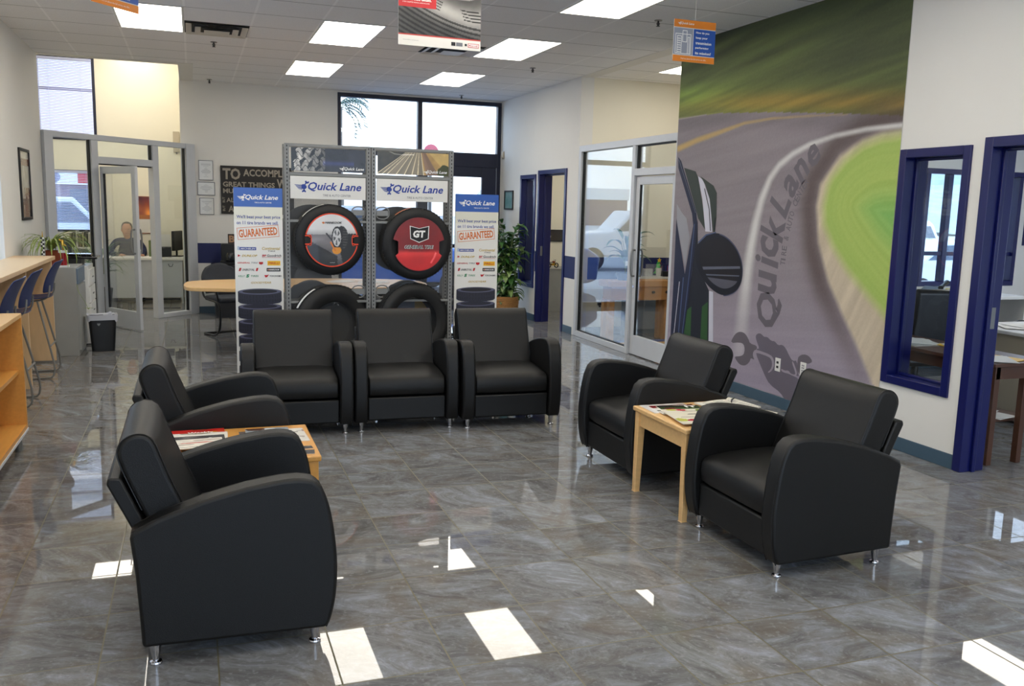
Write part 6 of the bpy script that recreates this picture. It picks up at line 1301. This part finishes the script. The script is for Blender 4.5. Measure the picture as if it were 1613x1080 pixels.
for z0, z1 in ((.06,.36),(.37,.55),(.56,.71)): b = MB(); b.box(.02,.40,.062,.08,z0,z1,M_beige); d = b.build('drawer', r, bevel=.003); b = MB(); b.tube([(.14,.06,(z0+z1)/2),(.16,.045,(z0+z1)/2),(.26,.045,(z0+z1)/2),(.28,.06,(z0+z1)/2)], .007, M_steel, n=6); b.build('handle', d)
b = MB()
for k in range(9): b.M = Matrix.Translation((R2.uniform(-.3,.4), R2.uniform(-.2,.2), .0015*k)) @ Matrix.Rotation(R2.uniform(-1,1), 4, 'Z'); b.box(-.11,.11,-.14,.14,0,.0014,M_paper)
tag(b.build('paper_stack', loc=(6.85, 5.4, .7605)), 'sheets spread over the beige metal desk', 'papers', 'papers in the near office')
o = copy_tree(mc_); o.location = (7.55, 6.35, 0); o.rotation_euler = (0, 0, PI/2+.3); o['label'] = 'grey chair behind the beige desk at the right edge'; o['group'] = 'visitor chairs in the near office'
r = root('corner_desk', 'desk under the navy office window with a phone on it', 'desk', (6.75, 7.0, 0)); b = MB(); b.box(-.6, 1.6, -.1, .55, .84, .87, M_white); b.build('desktop', r, bevel=.004)
for xx in (-.58, 1.55): b = MB(); b.box(xx, xx+.03, -.08, .53, 0, .84, M_white); b.build('side_panel', r)
b = MB(); b.box(-.55,1.55,.50,.53,.2,.84,M_white); b.build('back_panel', r)
r = root('desk_phone', 'black desk phone before the navy office window', 'phone', (7.22, 7.15, .871), .5); b = MB(); b.prism([(-.11,0),(.11,0),(.11,.09),(-.11,.03)], -.09, .09, M_black); b.build('base', r, bevel=.006); b = MB(); b.tube([(-.1,-.13,.09),(0,-.13,.12),(.1,-.13,.14)], [.026,.016,.026], M_black, n=10); b.build('handset', r)
r = root('monitor', 'pale computer monitor beside the phone at office window', 'monitor', (6.62, 7.05, .871), .5); b = MB(); b.box(-.22,.22,-.02,.03,.08,.36,M_black); b.build('screen_frame', r, bevel=.006); b = MB(); b.box(-.20,.20,-.023,-.02,.10,.34,mat('screen_pale', (150,190,210), .2)); b.build('screen', r); b = MB(); b.box(-.1,.1,-.07,.07,0,.012,M_black); b.box(-.02,.02,-.0,.02,.012,.09,M_black); b.build('stand', r)
r = root('letter_tray', 'yellow tray on the desk under the navy office window', 'tray', (7.62, 7.05, .871)); b = MB(); b.box(-.18,.18,-.12,.12,0,.07,mat('tray_yellow', (214,196,60), .4)); b.build('tray', r, bevel=.01)

# ------------------------------------------------------------------ person seated at the left office desk
sk = mat('skin', (196,146,120), .5, var=.04); nv = mat('navy_shirt', (24,32,66), .85, var=.05); hr = mat('dark_hair', (40,30,26), .6, bump=.4, bscale=90)
def skinned(name, verts, edges, radii, m, parent=None, sub=2, root_i=0):
    me = bpy.data.meshes.new(name); me.from_pydata(verts, edges, []); me.materials.append(m); o = bpy.data.objects.new(name, me); COL.objects.link(o)
    if parent: o.parent = parent; _kids.setdefault(parent.name, []).append(o)
    o.modifiers.new('skin', 'SKIN'); 
    if not me.skin_vertices: me.attributes  # layer is made by the modifier
    bpy.context.view_layer.objects.active = o
    sv = me.skin_vertices[0].data if me.skin_vertices else None
    if sv is None:
        bm = bmesh.new(); bm.from_mesh(me); bm.verts.layers.skin.verify(); bm.to_mesh(me); bm.free(); sv = me.skin_vertices[0].data
    for i, rd in enumerate(radii): sv[i].radius = (rd, rd) if not isinstance(rd, tuple) else rd; sv[i].use_root = (i == root_i)
    s_ = o.modifiers.new('sub', 'SUBSURF'); s_.levels = sub; s_.render_levels = sub
    return o
pr_ = root('person', 'person in navy shirt seated behind the left office desk, hand on the desk', 'person', (-1.02, 16.02-.12, 0))
# facing -Y; seat at .46
V = [(0,0,.50),(0,.02,.66),(0,.02,.82),(0,.0,.96),(0,-.01,1.03),  (.17,0,.96),(.25,-.04,.84),(.26,-.14,.77),(.24,-.30,.765), (-.17,0,.96),(-.25,-.04,.84),(-.24,-.16,.77),(-.12,-.28,.765), (.10,-.02,.50),(.13,-.30,.49),(.13,-.36,.28),(.13,-.34,.06),(.13,-.42,.03), (-.10,-.02,.50),(-.13,-.30,.49),(-.13,-.36,.28),(-.13,-.34,.06),(-.13,-.42,.03)]
Ed = [(0,1),(1,2),(2,3),(3,4),(3,5),(5,6),(6,7),(7,8),(3,9),(9,10),(10,11),(11,12),(0,13),(13,14),(14,15),(15,16),(16,17),(0,18),(18,19),(19,20),(20,21),(21,22)]
Rr = [(.15,.12),(.15,.11),(.17,.12),(.12,.09),(.06,.06),.065,.05,.045,.035,.065,.05,.045,.035,.09,.085,.06,.05,.04,.09,.085,.06,.05,.04]
skinned('body', V, Ed, Rr, nv, pr_)
b = MB(); b.lathe([(0,-.115),(.035,-.11),(.055,-.085),(.070,-.04),(.078,.01),(.076,.06),(.058,.10),(.03,.118),(0,.122)], (0,-.02,1.15), sk, n=24); b.cyl((0,0,1.0),(0,-.01,1.08),.048,sk)
b.lathe([(0,-.02),(.012,-.012),(.010,.01),(0,.03)], (0,-.098,1.14), sk, n=8)
for s in (-1, 1): b.lathe([(0,-.03),(.012,-.015),(.014,.01),(0,.03)], (s*.078,-.01,1.15), sk, n=8)
hd = b.build('head', pr_)
b = MB()
for s in (-1, 1): b.lathe([(0,-.006),(.009,0),(0,.006)], (s*.03,-.090,1.165), K_, n=10)
b.box(-.022, .022, -.093, -.088, 1.095, 1.102, mat('lip', (150,84,76), .5)); b.build('facial_features', hd)
b = MB(); b.lathe([(.074,-.02),(.084,.02),(.083,.065),(.064,.112),(.03,.132),(0,.136)], (0,-.004,1.15), hr, n=24); b.build('hair', pr_)
for s, hx, hy in ((1,.235,-.36),(-1,-.075,-.33)):
    V = [(0,.045,0),(0,0,.0),(-.028,-.035,.002),(-.031,-.075,0),(-.030,-.10,-.008),(-.010,-.04,.004),(-.010,-.085,.004),(-.010,-.112,-.006),(.010,-.038,.004),(.011,-.08,.003),(.012,-.104,-.006),(.028,-.03,.001),(.031,-.062,0),(.033,-.082,-.006),(-s*.035,-.005,0),(-s*.055,-.035,-.002),(-s*.058,-.055,-.006)]
    Ed = [(0,1),(1,2),(2,3),(3,4),(1,5),(5,6),(6,7),(1,8),(8,9),(9,10),(1,11),(11,12),(12,13),(1,14),(14,15),(15,16)]
    o = skinned('hand', V, Ed, [.024,(.036,.014)]+[.0105,.009,.0075]*4+[.013,.011,.009], sk, pr_, 2, 1); o.location = (hx, hy, .758)
r = root('office_chair', 'dark office chair that carries the seated person in left office', 'chair', (-1.02, 15.93, 0)); b = MB(); b.box(-.24,.24,-.2,.2,.34,.40,M_fabric); b.build('seat', r, bevel=.02); b = MB(); b.cyl((0,0,.03),(0,0,.34),.03,M_black); b.cyl((0,0,0),(0,0,.03),.24,M_black); b.build('pedestal', r)

# ------------------------------------------------------------------ outside
M_asph = mat('asphalt', (196,198,202), .9, var=.05, vscale=1); M_car = mat('white_paint', (226,230,238), .25, coat=.6, var=0); M_cg = mat('car_glass', (60,78,100), .1, var=0); M_car2 = mat('blue_paint', (60,96,170), .25, coat=.6, var=0)
b = MB(); b.box(-120, 160, 17.05, 160, -.2, -.14, M_asph); b.box(10.6, 160, -40, 17.05, -.2, -.14, M_asph); b.box(7.65, 10.6, 7.85, 17.05, -.2, -.14, M_asph); b.box(-120, -4.3, -40, 17.05, -.2, -.14, M_asph)
b.box(-4.3, 10.6, -40, YB-.25, -.2, -.14, M_asph); b.box(.1, 7.65, 14.1, 17.05, -.2, -.14, M_asph)
struct(b.build('ground_outside'), 'pale asphalt parking lot outside the windows', 'ground')
def car(name, label, x, y, rz, kind, m, group=None):
    r = root(name, label, 'car', (x, y, -.14), rz, group)
    if kind == 'suv': body = [(-2.3,.35),(-2.35,.75),(-2.2,1.05),(-2.15,1.12),(-1.95,1.70),(-1.8,1.76),(.45,1.74),(.65,1.66),(1.15,1.12),(2.15,.98),(2.3,.8),(2.32,.4),(2.2,.28),(-2.2,.28)]; gl = [(-1.98,1.15),(-1.85,1.62),(.42,1.62),(.95,1.15)]
    elif kind == 'truck': body = [(-2.7,.5),(-2.75,1.05),(-.75,1.08),(-.70,1.72),(-.5,1.82),(.6,1.80),(1.15,1.18),(2.5,1.08),(2.65,.85),(2.65,.45),(-2.6,.42)]; gl = [(-.62,1.2),(-.55,1.68),(.55,1.68),(1.0,1.2)]
    else: body = [(-2.2,.32),(-2.25,.8),(-2.0,.98),(-1.5,1.04),(-.85,1.38),(.3,1.40),(1.05,1.0),(2.0,.88),(2.2,.65),(2.2,.32),(2.0,.25),(-2.0,.25)]; gl = [(-1.3,1.03),(-.8,1.30),(.25,1.32),(.8,1.02)]
    b = MB(); b.prism(body, -.88, .88, m); b.build('body', r, bevel=.06, segs=3)
    for s in (-1, 1): b = MB(); b.prism(gl, s*.872, s*.895, M_cg); b.build('side_window', r)
    L_ = 1.45 if kind != 'truck' else 1.75
    for xx in (-L_, L_):
        for s in (-1, 1): b = MB(); b.cyl((xx, s*.72, .35), (xx, s*.90, .35), .35, M_rubber, n=28); b.cyl((xx, s*.90, .35), (xx, s*.91, .35), .22, M_steel, n=20); b.build('wheel', r)
    return r
gcar = 'white vehicles parked outside'
car('parked_suv', 'white sport utility vehicle outside the navy office window', 15.6, 17.0, .35, 'suv', M_car, gcar)
car('parked_car', 'white car parked before the farther vehicle outside the office window', 14.0, 14.0, .2, 'sedan', M_car, gcar)
car('parked_truck', 'white pickup truck outside the lower left office window', -3.4, 24.5, .15, 'truck', M_car, gcar)
car('parked_car', 'blue car outside the far glass door behind the racks', 3.6, 18.2, .1, 'sedan', M_car2)
car('parked_suv', 'white vehicle outside the far glass door behind the racks', 5.2, 23.5, .05, 'suv', M_car, gcar)
# hillside
b = MB(); nx, ny = 60, 14; vs = []; R4 = np.random.default_rng(4)
for j in range(ny):
    for i in range(nx):
        x = 46+150*i/(nx-1); y = 80+6*j-.32*(x-46); vs.append((x, y, -.2+26*min(1, i/9)*math.sin(PI/2*j/(ny-1))*(.7+.3*math.sin(i*.23+1))+R4.random()*.6))
b.add(vs, [(j*nx+i, j*nx+i+1, (j+1)*nx+i+1, (j+1)*nx+i) for j in range(ny-1) for i in range(nx-1)], mat('scrub_hill', (176,190,192), .95, var=.2, vscale=.5)); struct(b.build('hillside_outside'), 'pale scrub hillside beyond the parking lot', 'hill')
r = root('dealership_building', 'building with red sign band outside the lower left office window', 'building', (-9.0, 95, -.14)); b = MB(); b.box(-30, 16, 0, 8, 0, 3.6, mat('facade_brick', (120,96,110), .8, var=.1)); b.build('wall', r); b = MB(); b.box(-30, 16, -.4, 0, 3.0, 4.3, Wt); b.build('sign_band', r)
b = MB(); b.box(-1.2, 12, -.45, -.4, 3.15, 4.15, Rd); b.build('red_panel', r); b = MB(); b.M = Matrix.Translation((-3.2, -.42, 3.65)) @ FX; b.prism(arc(0,0,.5,0,360,28)[:-1], 0, .06, mat('badge_blue', (90,100,140), .4), plane='xy'); b.build('round_badge', r)
for k in range(5): b = MB(); b.box(-14+4*k, -11.2+4*k, -.03, 0, .4, 2.6, M_cg); b.build('window', r)
r = root('palm_tree', 'palm tree whose fronds show in the upper left of far window', 'tree', (4.05, 26.5, -.14)); b = MB(); b.tube([(0,0,0),(.03,0,1.6),(.0,0,3.2),(-.02,0,4.55)], [.20,.16,.15,.17], mat('palm_trunk', (130,122,112), .9, bump=.6, bscale=14)); b.build('trunk', r)
b = MB(); R2 = random.Random(2); pf = mat('palm_frond', (70,94,82), .5, var=.15)
for k in range(26):
    a = R2.uniform(0, 2*PI); lift = R2.uniform(-.7, 1.2); L_ = R2.uniform(.8, 1.15); x = z = 0; p0 = Vector((0,0,4.55)); d = Vector((math.cos(a), math.sin(a), 0)); s_ = Vector((-math.sin(a), math.cos(a), 0)); aa = lift; pts = []
    for i in range(12): pts.append(p0+d*x+Vector((0,0,z))); x += L_/11*math.cos(aa); z += L_/11*math.sin(aa); aa -= .16
    b.tube(pts, .012, pf, n=4)
    for i in range(3, 12):
        for sg in (-1, 1): q = pts[i]; t = q+s_*sg*.30+d*.22+Vector((0,0,-.12)); b.add([q-d*.025, q+d*.025, t], [(0,1,2)], pf)
b.build('fronds', r, smooth=False)
r = root('round_street_sign', 'pink round sign outside the far window above the right rack', 'street sign', (5.16, 20.0, -.14)); b = MB(); b.cyl((0,0,0),(0,0,2.7),.04,M_steel); b.build('pole', r); b = MB(); b.M = Matrix.Translation((0,-.06,3.02)) @ FX; b.prism(arc(0,0,.17,0,360,36)[:-1], 0, .03, mat('sign_pink', (196,90,104), .5), plane='xy'); b.build('disc', r)
